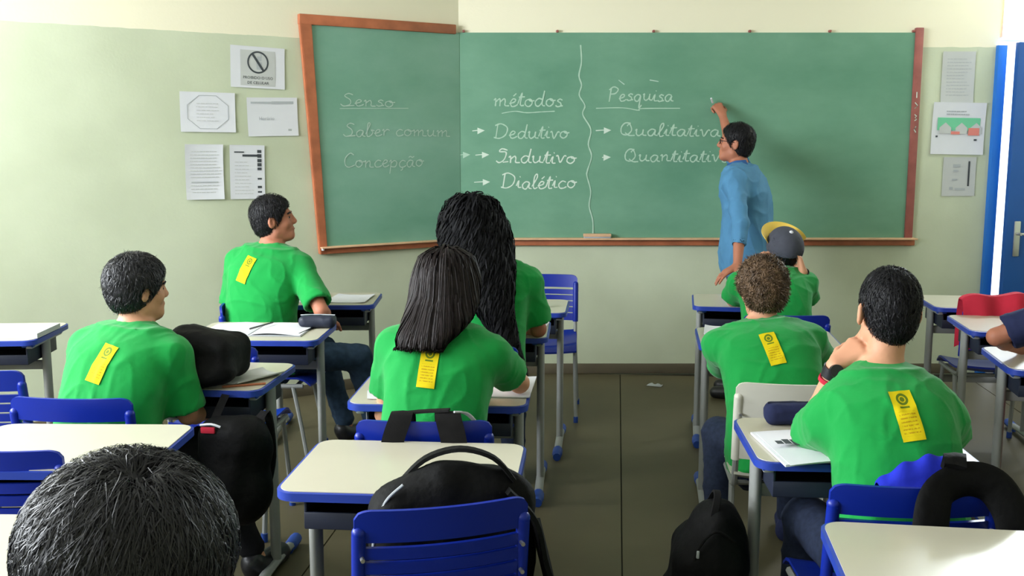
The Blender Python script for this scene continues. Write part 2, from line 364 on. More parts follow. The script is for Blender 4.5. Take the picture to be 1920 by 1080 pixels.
# angled board: local x runs along the wall from its left end to the bend
AL = 1.12
ang = math.atan2(-LDY, -LDX)
sb = tag(empty('side_chalkboard', (BX + LDX * AL, WY + LDY * AL, 0), ang), 'green chalkboard wing with wooden top rail on the angled wall, left of the main board', 'chalkboard')
def shearbox(x0t, x1t, x0b, x1b, z0, z1, y0, y1):
    m = MB(); vs = [m.bm.verts.new(v) for v in ((x0b, y0, z0), (x1b, y0, z0), (x1b, y1, z0), (x0b, y1, z0), (x0t, y0, z1), (x1t, y0, z1), (x1t, y1, z1), (x0t, y1, z1))]
    for f in ((0, 1, 2, 3), (4, 5, 6, 7), (0, 1, 5, 4), (1, 2, 6, 5), (2, 3, 7, 6), (3, 0, 4, 7)): m.bm.faces.new([vs[i] for i in f])
    bmesh.ops.bevel(m.bm, geom=m.bm.edges[:], offset=0.004, segments=2, affect='EDGES'); return m
shearbox(0.03, AL - 0.005, 0.11, AL - 0.005, 0.95, 2.34, -0.024, -0.004).build('writing_surface', 'board_side', sb, False)
shearbox(-0.02, 0.056, 0.074, 0.125, 0.908, 2.388, -0.040, -0.002).build('side_rail', 'wood', sb)
MB().box((AL / 2 - 0.03, -0.021, 2.36), (AL - 0.02, 0.040, 0.062), 0.005).build('top_rail', 'wood', sb)
MB().box((AL / 2 + 0.037, -0.021, 0.930), (AL - 0.077, 0.038, 0.042), 0.005).build('bottom_rail', 'wood', sb)
MB().box((AL / 2 + 0.037, -0.040, 0.952), (AL - 0.075, 0.07, 0.010), 0.003).build('chalk_tray', 'wood_light', sb)
MB().box((0.085, -0.055, 0.942), (0.014, 0.02, 0.016), 0.003).build('rail_end_cap', 'paper', sb)
er = tag(MB().box((0, 0, 0.012), (0.19, 0.05, 0.020), 0.004).build('chalkboard_eraser', 'wood_light'), 'pale wooden eraser lying on the chalk tray below the wavy line', 'eraser')
MB().box((0, 0, 0.0), (0.185, 0.046, 0.016), 0.003).build('felt_pad', 'ink_light', er); er.location = (0.585, WY - 0.062, 0.9705)

# a single-stroke handwriting alphabet: x-height 1, each entry (advance, [strokes])
G = {
 'a': (1.0, [[(.75, .85), (.4, 1), (.1, .6), (.2, .1), (.5, .05), (.75, .8), (.72, .2), (1, .05)]]),
 'c': (.85, [[(.75, .85), (.4, 1), (.1, .55), (.25, .05), (.6, .05), (.85, .25)]]),
 'd': (1.05, [[(.75, .85), (.4, 1), (.1, .6), (.2, .1), (.5, .05), (.75, .7), (.85, 2.0), (.76, .3), (1.05, .05)]]),
 'e': (.8, [[(0, .4), (.45, .6), (.55, .9), (.3, 1), (.1, .55), (.25, .05), (.55, .08), (.8, .3)]]),
 'i': (.5, [[(0, .3), (.2, 1), (.2, .15), (.5, .1)], [(.24, 1.5), (.3, 1.55)]]),
 'l': (.55, [[(0, .3), (.4, 1.5), (.35, 2.0), (.15, 1.6), (.15, .3), (.3, .02), (.55, .2)]]),
 'm': (1.5, [[(0, .8), (.15, 1), (.2, .05)], [(.2, .6), (.5, 1), (.6, .7), (.62, .05)], [(.62, .6), (.95, 1), (1.08, .7), (1.1, .15), (1.5, .1)]]),
 'n': (1.05, [[(0, .8), (.15, 1), (.2, .05)], [(.2, .6), (.5, 1), (.64, .7), (.66, .15), (1.05, .1)]]),
 'o': (.95, [[(.5, 1), (.15, .8), (.12, .3), (.45, .03), (.75, .4), (.65, .9), (.4, .95), (.6, .75), (.95, .8)]]),
 'p': (1.0, [[(0, .8), (.18, 1), (.15, -.9)], [(.18, .6), (.5, 1), (.8, .7), (.65, .1), (.2, .15)]]),
 'q': (1.0, [[(.75, .85), (.4, 1), (.1, .6), (.25, .1), (.55, .1), (.75, .8), (.7, -.9), (.95, -.5)]]),
 'r': (.75, [[(0, .8), (.15, 1), (.2, .05)], [(.2, .6), (.45, 1), (.75, .85)]]),
 's': (.75, [[(.65, .85), (.4, 1), (.2, .75), (.5, .5), (.55, .15), (.25, .02), (.05, .2)], [(.5, .1), (.75, .15)]]),
 't': (.6, [[(0, .3), (.3, 1.7), (.25, .2), (.6, .1)], [(.02, 1.15), (.6, 1.2)]]),
 'u': (1.05, [[(0, .8), (.12, 1), (.12, .35), (.35, .05), (.65, .4), (.7, 1), (.72, .2), (1.05, .1)]]),
 'v': (.9, [[(0, .9), (.15, 1), (.4, .05), (.7, .95), (.9, .9)]]),
 'b': (.85, [[(0, .3), (.35, 1.8), (.15, 1.9), (.15, .1), (.5, .1), (.7, .6), (.5, .95), (.85, .85)]]),
 'D': (1.5, [[(.3, 2), (.25, .1)], [(.05, 1.8), (.6, 2.05), (1.25, 1.5), (1.15, .5), (.6, .02), (.05, .15)]]),
 'I': (1.1, [[(.9, 1.8), (.4, 2.0), (.2, 1.6), (.8, 1.5), (.7, .5), (.3, .05), (0, .3)], [(.6, .1), (1.1, .2)]]),
 'P': (1.2, [[(.25, 1.9), (.2, -.1)], [(.05, 1.6), (.5, 2.05), (1.0, 1.7), (.75, 1.1), (.25, 1.0)]]),
 'Q': (1.4, [[(.9, 1.9), (.4, 1.95), (.1, 1.3), (.2, .4), (.7, .2), (1.05, .9), (.8, 1.8), (.6, 1.5)], [(.5, .5), (.9, .1), (1.4, .1)]]),
 'S': (1.2, [[(1.0, 1.8), (.6, 2.0), (.3, 1.6), (.8, 1.0), (.8, .3), (.3, .02), (0, .35)], [(.5, .05), (1.2, .15)]]),
 'C': (1.2, [[(1.0, 1.75), (.6, 2.0), (.15, 1.3), (.2, .4), (.6, .03), (1.2, .35)]]),
 ' ': (.6, []),
}
ACC = {'é': ('e', [[(.3, 1.35), (.55, 1.7)]]), 'ç': ('c', [[(.45, 0), (.5, -.3), (.3, -.45)]]), 'ã': ('a', [[(.2, 1.4), (.4, 1.55), (.6, 1.4), (.8, 1.55)]])}
def ribbon(bm, pts, wd, y):
    """flat chalk line lying on the board"""
    P = catmull([(p[0], 0, p[1]) for p in pts], 5) if len(pts) > 2 else [Vector((p[0], 0, p[1])) for p in pts]
    L = []
    for i, p in enumerate(P):
        d = (P[min(i + 1, len(P) - 1)] - P[max(i - 1, 0)]); d = d.normalized() if d.length > 1e-6 else Vector((1, 0, 0))
        nrm = Vector((-d.z, 0, d.x)); ww = wd * (0.75 + 0.45 * random.random())
        L.append((bm.verts.new((p.x + nrm.x * ww / 2, y, p.z + nrm.z * ww / 2)), bm.verts.new((p.x - nrm.x * ww / 2, y, p.z - nrm.z * ww / 2))))
    off = random.uniform(0, .0008)
    for i, (a, b) in enumerate(L): a.co.y -= off + i * 2e-5; b.co.y -= off + i * 2e-5
    for a, b in zip(L, L[1:]): bm.faces.new((a[0], b[0], b[1], a[1]))
def chalk_word(parent, text, x0, x1, z, xh, material, wd=0.0085, y=-0.0235, drop=0.0):
    strokes = []; cx = 0.0
    for ch in text:
        base, extra = ACC.get(ch, (ch, []))
        adv, st = G[base]
        jz = random.uniform(-.08, .08)
        for s in st + extra: strokes.append([(cx + a, b + jz) for a, b in s])
        cx += adv
    k = (x1 - x0) / cx; m = MB()
    for s in strokes:
        if random.random() < drop: continue
        ribbon(m.bm, [(x0 + a * k + 0.12 * b * xh, z + b * xh) for a, b in s], wd, y)
    return m.build('chalk_word', material, parent, False)
def chalk_line(parent, pts, material, wd=0.006, y=-0.0235, name='chalk_line'):
    m = MB(); ribbon(m.bm, pts, wd, y); return m.build(name, material, parent, False)
def arrow(parent, x0, x1, z, material='chalk', y=-0.0235):
    m = MB(); ribbon(m.bm, [(x0, z), (x1, z + .004)], 0.006, y); h = 0.022
    vs = [m.bm.verts.new(v) for v in ((x1, y, z + h), (x1 + 0.05, y, z + 0.003), (x1, y, z - h))]; m.bm.faces.new(vs)
    return m.build('chalk_arrow', material, parent, False)
o = -BX
chalk_word(mb, 'métodos', o - .127, o + .344, 1.855, .052, 'chalk_mid')
chalk_line(mb, [(o - .07, 1.808), (o + .02, 1.822), (o + .1, 1.812), (o + .2, 1.818), (o + .29, 1.822)], 'chalk_mid')
chalk_word(mb, 'Dedutivo', o - .128, o + .386, 1.640, .048, 'chalk_mid')
chalk_word(mb, 'Indutivo', o - .11, o + .438, 1.472, .048, 'chalk')
chalk_word(mb, 'Dialético', o - .081, o + .44, 1.300, .050, 'chalk')
arrow(mb, o - .27, o - .235, 1.690, 'chalk'); arrow(mb, o - .25, o - .205, 1.527, 'chalk'); arrow(mb, o - .26, o - .20, 1.342, 'chalk')
arrow(mb, o - .36, o - .335, 1.527, 'chalk_mid')
chalk_line(mb, [(o + .461, 2.261), (o + .468, 2.15), (o + .452, 2.06), (o + .470, 1.996), (o + .455, 1.93), (o + .494, 1.86), (o + .480, 1.80), (o + .536, 1.70), (o + .52, 1.60), (o + .543, 1.52), (o + .515, 1.42), (o + .513, 1.384), (o + .54, 1.28), (o + .53, 1.18), (o + .556, 1.08), (o + .558, .98)], 'chalk_mid', 0.009)
chalk_word(mb, 'Pesquisa', o + .646, o + 1.093, 1.890, .046, 'chalk_mid')
chalk_line(mb, [(o + .57, 1.842), (o + .75, 1.845), (o + .86, 1.828), (o + .88, 1.84), (o + 1.14, 1.842)], 'chalk_mid')
chalk_word(mb, 'Qualitativa', o + .729, o + 1.419, 1.655, .045, 'chalk_mid')
chalk_word(mb, 'Quantitativa', o + .761, o + 1.497, 1.482, .045, 'chalk_mid')
arrow(mb, o + .57, o + .625, 1.692, 'chalk'); arrow(mb, o + .615, o + .625, 1.51, 'chalk')
chalk_line(mb, [(o + .72, 2.03), (o + .76, 2.0)], 'chalk_faint'); chalk_line(mb, [(o + .93, 2.03), (o + .99, 2.02)], 'chalk_faint')
chalk_word(sb, 'Senso', AL - .881, AL - .50, 1.842, .040, 'chalk_faint', 0.006, -0.0265)
chalk_line(sb, [(AL - .885, 1.825), (AL - .40, 1.835)], 'chalk_faint', 0.004, -0.0265)
chalk_word(sb, 'Saber comum', AL - .867, AL - .088, 1.652, .042, 'chalk_faint', 0.006, -0.0265)
chalk_word(sb, 'Concepção', AL - .873, AL - .294, 1.452, .045, 'chalk_faint', 0.006, -0.0265)

# ------------------------------------------------------------------ papers on the walls
def paper(name, label, parent_angled, x, z, wd, ht, rot=0.0, curl=0.0, material='paper'):
    """x: distance along the wall from the bend; local frame x right, z up, -y into the room"""
    if parent_angled: loc = (BX + LDX * x - LDY * 0.004, WY + LDY * x + LDX * 0.004, z); rz = ang
    else: loc = (x, WY - 0.004, z); rz = 0
    t = tag(MB().shell(lambda u, v: ((u - .5) * wd, -0.001 - curl * abs(2 * v - 1) ** 3 - curl * 0.6 * abs(2 * u - 1) ** 3, (v - .5) * ht), 10, 10, 0.0006, (0, 1, 0)).build(name, material), label, 'paper', 'papers taped to the classroom walls')
    t.location = loc; t.rotation_euler = (0, rot, rz); return t
def rect(m, x, z, w_, h_, y): vs = [m.bm.verts.new(v) for v in ((x - w_ / 2, y, z - h_ / 2), (x + w_ / 2, y, z - h_ / 2), (x + w_ / 2, y, z + h_ / 2), (x - w_ / 2, y, z + h_ / 2))]; m.bm.faces.new(vs)
def ring(m, x, z, r0, r1, y, n=40, a0=0.0, sz=1.0):
    A = [(m.bm.verts.new((x + r0 * math.cos(a0 + 2 * PI * k / n), y, z + sz * r0 * math.sin(a0 + 2 * PI * k / n))), m.bm.verts.new((x + r1 * math.cos(a0 + 2 * PI * k / n), y, z + sz * r1 * math.sin(a0 + 2 * PI * k / n)))) for k in range(n)]
    for k in range(n): a = A[k]; b = A[(k + 1) % n]; m.bm.faces.new((a[0], a[1], b[1], b[0]))
def text(parent, body, x, z, size, y, material):
    c = bpy.data.curves.new('lettering', 'FONT'); c.body = body; c.size = size; c.align_x = 'CENTER'; c.align_y = 'CENTER'; c.resolution_u = 2
    tmp = bpy.data.objects.new('t', c); COL.objects.link(tmp); bpy.context.view_layer.update()
    me = bpy.data.meshes.new_from_object(tmp.evaluated_get(bpy.context.evaluated_depsgraph_get())); bpy.data.objects.remove(tmp)
    ob = link('lettering', me, material, parent); ob['kind'] = 'stuff'
    ob.location = (x, y, z); ob.rotation_euler = (PI / 2, 0, 0); return ob
def lines(m, x, z0, z1, n, wd, h_, y, jit=0.3, gap=0.0):
    for k in range(n):
        z = z0 + (z1 - z0) * k / max(1, n - 1); ww = wd * (1 - jit * random.random())
        xx = x - wd / 2
        while xx < x - wd / 2 + ww:
            l = random.uniform(.008, .03); rect(m, xx + l / 2, z, l * .85, h_, y); xx += l
YP = -0.004
p = paper('notice', 'white notice with a crossed-out mobile phone in a circle', True, 1.40, 2.06, .335, .245, math.radians(1.5), .002)
m = MB(); rect(m, .0, -.005, .215, .21, -0.003); m.build('grey_field', 'paper_grey', p, False)
m = MB(); ring(m, .0, .03, .056, .066, YP, 44); m.build('circle', 'ink', p, False)
m = MB(); c_, s_ = math.cos(math.radians(-55)), math.sin(math.radians(-55))
vs = [m.bm.verts.new((.0 + c_ * a - s_ * b, YP - .0005, .03 + s_ * a + c_ * b)) for a, b in ((-.058, -.007), (.058, -.007), (.058, .007), (-.058, .007))]; m.bm.faces.new(vs); m.build('slash_bar', 'ink', p, False)
m = MB(); rect(m, .008, .01, .034, .045, YP + .0005); rect(m, .008, .052, .028, .026, YP + .0005); rect(m, .02, .075, .007, .03, YP + .0005); m.build('phone_symbol', 'ink_light', p, False)
text(p, 'PROIBIDO O USO', 0, -.062, .0235, YP, 'ink'); text(p, 'DE CELULAR', 0, -.092, .0235, YP, 'ink')
p = paper('octagon_sheet', 'white landscape sheet with a thin octagon outline, left of the blank-looking sheet', True, 1.712, 1.79, .325, .232, math.radians(.5), .003)
m = MB(); ring(m, .0, .0, .128, .1325, YP, 8, PI / 8, .80); m.build('octagon_outline', 'ink_light', p, False)
m = MB(); lines(m, 0, .05, -.05, 6, .14, .003, YP, .4); m.build('fine_print', 'paper_grey', p, False)['kind'] = 'stuff'
p = paper('heading_sheet', 'white landscape sheet with one heading line, right of the octagon sheet', True, 1.317, 1.768, .318, .232, math.radians(-1), .003)
for q in ((-.07, .085, .13, .012), (.065, .085, .14, .016), (.105, -.08, .022, .012)): m = MB(); rect(m, *q, YP); m.build('heading', 'ink_light', p, False)
text(p, 'Horário', -.04, -.01, .03, YP, 'ink_light')
p = paper('text_sheet', 'white portrait sheet of faint text with a bent right edge, below the octagon sheet', True, 1.748, 1.44, .225, .325, math.radians(.5), .008)
m = MB(); lines(m, 0, .12, -.03, 9, .17, .004, YP - .002, .2); lines(m, 0, -.08, -.12, 3, .17, .004, YP - .002, .2); m.build('fine_print', 'paper_grey', p, False)['kind'] = 'stuff'
m = MB(); rect(m, 0.0, -.06, .16, .006, YP - .002); m.build('dark_line', 'ink_light', p, False)
p = paper('form_sheet', 'white portrait form with a column of dark boxes, above the seated boy in profile', True, 1.488, 1.435, .215, .325, math.radians(1), .003)
m = MB(); rect(m, -.05, .12, .06, .008, YP); rect(m, .02, .10, .10, .013, YP)
for z, h_ in ((.125, .018), (.098, .022), (.07, .02), (.045, .02), (.02, .016), (-.04, .01), (-.09, .014), (-.12, .01)): rect(m, .075, z, .026, h_, YP)
m.build('dark_boxes', 'ink', p, False)
m = MB(); lines(m, -.02, .06, -.13, 10, .12, .003, YP, .4); m.build('fine_print', 'paper_grey', p, False)['kind'] = 'stuff'
p = paper('typed_sheet', 'white portrait sheet of faint typing above the coloured poster by the door', False, 3.02, 2.05, .222, .34, 0, .003, 'paper_grey')
m = MB(); lines(m, 0, .12, -.12, 12, .16, .004, YP, .3); m.build('fine_print', 'ink_light', p, False)['kind'] = 'stuff'
p = paper('colour_poster', 'white poster with green and red picture of houses beside the blue door', False, 3.042, 1.706, .36, .35, math.radians(1), .006)
m = MB(); rect(m, .0, .03, .29, .085, YP - .003); m.build('green_field', 'ink_green', p, False)
m = MB()
for x in (-.09, .02, .12):
    vs = [m.bm.verts.new(v) for v in ((x - .04, YP - .004, -.035), (x + .04, YP - .004, -.035), (x + .04, YP - .004, .005), (x, YP - .004, .04), (x - .04, YP - .004, .005))]; m.bm.faces.new(vs)
m.build('house_shapes', 'paper_grey', p, False)
m = MB(); rect(m, .105, -.02, .075, .05, YP - .0045); rect(m, -.02, -.03, .06, .02, YP - .0045); m.build('red_field', 'ink_red', p, False)
m = MB(); rect(m, -.145, -.055, .014, .012, YP - .003); rect(m, .12, -.075, .02, .012, YP - .003); m.build('corner_marks', 'ink', p, False)
m = MB(); lines(m, -.01, .115, .095, 2, .16, .008, YP - .003, .2); m.build('fine_print', 'ink_light', p, False)['kind'] = 'stuff'
p = paper('framed_card', 'small grey card with dark marks and a black bar, below the coloured poster', False, 3.068, 1.380, .225, .265, 0, .002, 'paper_grey')
m = MB(); rect(m, .065, .02, .012, .17, YP); m.build('black_bar', 'ink', p, False); m = MB(); rect(m, -.02, .075, .05, .02, YP); rect(m, -.025, .04, .035, .014, YP); rect(m, -.03, -.02, .035, .012, YP); rect(m, .01, -.085, .07, .014, YP); rect(m, -.05, -.08, .025, .02, YP); m.build('dark_marks', 'ink_light', p, False)

# ------------------------------------------------------------------ desks
def make_desk():
    t = empty('school_desk')
    o = MB().prism(rrect(.590, .440, .045), .740, .7605).build('desktop', 'laminate', t)
    band = MB(); n = len(rrect(1, 1, .1)); A = rrect(.606, .456, .05); B = rrect(.586, .436, .043)
    r = [[band.bm.verts.new((x, y, z)) for x, y in P] for P, z in ((A, .736), (A, .757), (B, .759), (B, .734))]
    for q in range(4):
        for k in range(len(A)): band.bm.faces.new((r[q][k], r[q][(k + 1) % len(A)], r[(q + 1) % 4][(k + 1) % len(A)], r[(q + 1) % 4][k]))
    band.build('edge_band', 'edge', t)
    tr = MB().box((0, .015, .640), (.49, .34, .008), .003).box((-.241, .015, .685), (.008, .34, .095), .003).box((.241, .015, .685), (.008, .34, .095), .003).box((0, .181, .685), (.49, .008, .095), .003)
    tr.box((0, -.153, .660), (.49, .008, .045), .003)
    tr.build('book_tray', 'plastic_navy', t)
    MB().box((0, .02, .600), (.50, .022, .042), .006).build('crossbar', 'steel', t)
    for sx in (-1, 1):
        x = sx * .262
        MB().cyl((x, .01, .035), (x, .01, .72), .021, n=16, squash=(.85, 1.45)).build('leg', 'steel', t)
        MB().box((x, .0, .725), (.030, .36, .024), .006).build('top_rail', 'steel', t)
        MB().tube([(x, -.215, .026), (x, -.12, .034), (x, 0, .038), (x, .12, .034), (x, .20, .026)], .020, 10, 4, flat=.017).build('foot_rail', 'steel', t)
        for y in (-.225, .205): MB().tube([(x, y - .055, .022), (x, y - .02, .026), (x, y + .02, .028), (x, y + .055, .030)], [.020, .026, .026, .023], 10, 3, flat=.0215).build('foot_cap', 'cap_blue', t)
        for y in (-.165, .165): MB().box((x * .97, y, .727), (.05, .03, .016), .004).build('rail_clip', 'cap_blue', t)
    return t
desk0 = make_desk(); used = [False]
def desk(cx, cy, yaw, label):
    t = desk0 if not used[0] else copy_tree(desk0); used[0] = True
    t.location = (cx, cy, 0); t.rotation_euler = (0, 0, -math.radians(yaw))
    return tag(t, label, 'desk', 'school desks in rows')
def at(far, side, yaw):
    """desk centre from the world position of a far corner"""
    a = math.radians(yaw); fx, fy = math.sin(a), math.cos(a); rx, ry = math.cos(a), -math.sin(a)
    s = 1 if side == 'L' else -1
    return far[0] - fx * .225 + s * rx * .30, far[1] - fy * .225 + s * ry * .30, yaw
D = {}
for key, far, side, yaw, label in (
    ('D1', (-.557, 2.865), 'L', 4.5, 'empty cream desk behind the girl with straight hair, black backpack before it'),
    ('D2', (-.967, 3.02), 'R', 1.0, 'bare cream desk behind the boy at the left, cut by the left frame edge'),
    ('D3', (.705, 2.225), 'L', 8.0, 'bare cream desk in the bottom right corner'),
    ('D4', (.695, 3.10), 'L', 3.5, 'desk with navy pencil case and printed sheets, the boy with a wristwatch sits at it'),
    ('D5', (-.840, 3.885), 'R', 5.5, 'desk carrying a slumped black backpack, beside the boy at the left'),
    ('D6', (-.524, 3.715), 'L', 3.5, 'desk at which the girl with straight hair leans on her elbow'),
    ('D7', (-.836, 4.782), 'R', 2.0, 'desk with an open notebook and dark pencil case, behind the boy in profile'),
    ('D8', (-.745, 5.76), 'R', -1.0, 'front desk with white sheets, right of the boy in profile'),
    ('D9', (-2.12, 4.79), 'R', -4.0, 'desk with a stack of paper at the left frame edge by the wall'),
    ('D10', (-.92, 2.26), 'R', 1.0, 'desk mostly hidden behind the large dark head in the foreground'),
    ('D11', (2.28, 5.68), 'L', 8.0, 'farthest bare desk below the blue door'),
    ('D12', (2.175, 5.01), 'L', 9.0, 'desk at the right edge behind which a red jacket hangs'),
    ('D13', (1.985, 4.22), 'L', 11.0, 'desk at the right edge with a bare elbow resting on it'),
    ('D14', (1.03, 5.72), 'L', 9.5, 'front desk on which the teacher rests his hand'),
    ('D15', (.858, 4.67), 'L', 7.5, 'desk hidden by the boy with light brown hair, white paper at its edge'),
    ('D16', (.187, 4.84), 'R', 4.0, 'desk in front of the girl with long curly hair'),
    ('D17', (.315, 5.50), 'R', 5.5, 'front desk in the middle holding a small white box, empty blue chair beyond')):
    D[key] = desk(*at(far, side, yaw), label)

# ------------------------------------------------------------------ chairs
def make_chair(plastic='plastic_blue', slats=True):
    t = empty('school_chair')
    def seatf(u, v):
        x = (u - .5) * .40; y = -.19 + .40 * v
        z = .442 - .018 * math.sin(PI * v) * (1 - (2 * u - 1) ** 2) + .012 * (2 * u - 1) ** 2 - (.035 * max(0, (v - .82) / .18) ** 2) + .02 * max(0, (.15 - v) / .15) ** 2
        return (x * (1 - .12 * max(0, .25 - v)), y, z)
    MB().shell(seatf, 10, 12, .010, (0, 0, 1)).build('seat', plastic, t)
    def curve_y(x): return -.235 + .030 * (x / .2) ** 2 * 1.0
    def strip(z0, z1, x0, x1, rnd=0.0, tilt=.12):
        def f(u, v):
            x = x0 + (x1 - x0) * u; z = z0 + (z1 - z0) * v
            if rnd and v > .5:
                e = max(0, abs(2 * u - 1) - .80) / .20; z -= rnd * (1 - math.sqrt(max(0, 1 - e * e))) * (v - .5) * 2
            return (x, curve_y(x) - (z - .6) * tilt, z)
        return MB().shell(f, 44, 5, .012, (0, 1, 0))
    strip(.735 if slats else .535, .812, -.200, .200, .022).build('backrest', plastic, t)
    for k in range(4 if slats else 0):
        z = .708 - k * .036; strip(z - .015, z + .014, -.178, .178).build('slat', plastic, t)
    if slats: strip(.535, .578, -.185, .185).build('lower_rail', plastic, t)
    for sx in (-1, 1):
        x = sx * .190
        MB().tube([(x, -.207 + .018, .53), (x, -.205 + .005, .62), (x, -.222 + .0, .755)], .0165, 10, 4).ball((x, -.2215, .757), .0168, 10).build('post_sleeve', plastic, t)
        MB().tube([(x, -.222, .75), (x, -.20, .60), (x, -.175, .47), (x, -.14, .425), (x, .0, .418), (x, .17, .418)], .011, 8, 4).build('side_frame', 'steel', t)
        MB().tube([(x, -.10, .418), (x * 1.04, -.17, .20), (x * 1.08, -.235, .012)], .011, 8, 2).build('leg', 'steel', t)
        MB().tube([(x, .12, .418), (x * 1.02, .16, .20), (x * 1.05, .19, .012)], .011, 8, 2).build('leg', 'steel', t)
        for y in (-.235, .19): MB().cyl((x * (1.08 if y < 0 else 1.05), y, 0), (x * (1.08 if y < 0 else 1.05), y * .99, .035), .014, n=10).build('foot_cap', 'cap_blue' if plastic != 'plastic_cream' else 'steel', t)
        for z in (.70, .63): MB().cyl((x * .97, -.226 - (z - .7) * .1, z), (x * .97, -.244 - (z - .7) * .1, z), .005, n=8).build('rivet', 'metal', t)
    MB().tube([(-.19, -.09, .412), (.19, -.09, .412)], .010, 8).build('cross_tube', 'steel', t)
    MB().tube([(-.19, .13, .412), (.19, .13, .412)], .010, 8).build('cross_tube', 'steel', t)
    return t
chair0 = make_chair(); cused = [False]
def chair(x, y, yaw, label, scale=1.0):
    t = chair0 if not cused[0] else copy_tree(chair0); cused[0] = True
    t.location = (x, y, 0); t.rotation_euler = (0, 0, -math.radians(yaw)); t.scale = (scale, scale, 1)
    return tag(t, label, 'chair', 'blue plastic school chairs')
chair(-.215, 2.415, -15.0, 'blue slatted chair in the foreground, black backpack in front of its backrest')
chair(.970, 2.55, 2.0, 'blue chair with black straps and jacket, under the boy with a wristwatch')
chair(-.255, 3.115, 1.0, 'blue chair with charcoal straps over its back, under the girl with straight hair')
chair(-1.395, 3.38, 4.0, 'blue chair under the boy at the left')
chair(-1.38, 2.83, 3.0, 'empty blue chair at the bottom left, behind the bare desk and the large head')
chair(-1.92, 3.78, 6.0, 'shaded blue chair at the left edge, left of the boy at the left')
chair(-1.20, 4.20, 4.0, 'blue chair of the open-notebook desk, its seat showing under the next desk')
chair(.185, 5.93, 184.0, 'empty blue chair standing beyond the front middle desk and facing the pupils')
chair(-1.20, 5.10, 92.0, 'blue chair under the boy in profile by the wall')
chair(-.16, 4.20, 4.0, 'blue chair under the girl with long curly hair')
chair(1.31, 4.93, 4.0, 'blue chair under the boy in the cap')
chair(2.24, 3.60, 8.0, 'blue chair just inside the right frame edge')
chair(2.52, 5.26, 8.0, 'blue chair at the right with a red jacket over its back')
cc = make_chair('plastic_cream', False); cc.location = (.985, 3.565, 0); cc.rotation_euler = (0, 0, -math.radians(6))
tag(cc, 'cream plastic chair under the boy with light brown hair', 'chair')

# ------------------------------------------------------------------ implicit surfaces for bodies, hair and bags
def A3(v): return np.asarray(v, np.float64)
def cap(a, b, ra, rb):
    a = A3(a); b = A3(b); ba = b - a; L2 = max(float(ba @ ba), 1e-12); r = max(ra, rb)
    def fn(X, Y, Z):
        px, py, pz = X - a[0], Y - a[1], Z - a[2]
        t = np.clip((px * ba[0] + py * ba[1] + pz * ba[2]) / L2, 0, 1)
        return np.sqrt((px - t * ba[0]) ** 2 + (py - t * ba[1]) ** 2 + (pz - t * ba[2]) ** 2) - (ra + (rb - ra) * t)
    return fn, np.minimum(a, b) - r, np.maximum(a, b) + r
def ell(c, r, R=None):
    c = A3(c); r = A3(r); R = np.eye(3) if R is None else np.asarray(R, float)     # columns of R: local axes
    m = r.max()
    def fn(X, Y, Z):
        px, py, pz = X - c[0], Y - c[1], Z - c[2]
        q = [px * R[0, i] + py * R[1, i] + pz * R[2, i] for i in range(3)]
        k0 = np.sqrt(sum((q[i] / r[i]) ** 2 for i in range(3))); k1 = np.sqrt(sum((q[i] / r[i] ** 2) ** 2 for i in range(3))) + 1e-9
        return k0 * (k0 - 1) / k1
    return fn, c - m, c + m
def rbx(c, half, rad, R=None):
    c = A3(c); h = A3(half) - rad; R = np.eye(3) if R is None else np.asarray(R, float); m = float(np.linalg.norm(half))
    def fn(X, Y, Z):
        px, py, pz = X - c[0], Y - c[1], Z - c[2]
        q = [np.abs(px * R[0, i] + py * R[1, i] + pz * R[2, i]) - h[i] for i in range(3)]
        return np.sqrt(sum(np.maximum(x, 0) ** 2 for x in q)) + np.minimum(np.maximum(np.maximum(q[0], q[1]), q[2]), 0) - rad
    return fn, c - m, c + m
def plane(pt, n, lo=None, hi=None):
    pt = A3(pt); n = A3(n) / np.linalg.norm(n)
    def fn(X, Y, Z): return (X - pt[0]) * n[0] + (Y - pt[1]) * n[1] + (Z - pt[2]) * n[2]
    return fn, (A3(lo) if lo is not None else A3((-9, -9, -9))), (A3(hi) if hi is not None else A3((9, 9, 9)))
def cut(prim, pl):
    f, lo, hi = prim; g = pl[0]
    return (lambda X, Y, Z: np.maximum(f(X, Y, Z), g(X, Y, Z))), lo, hi
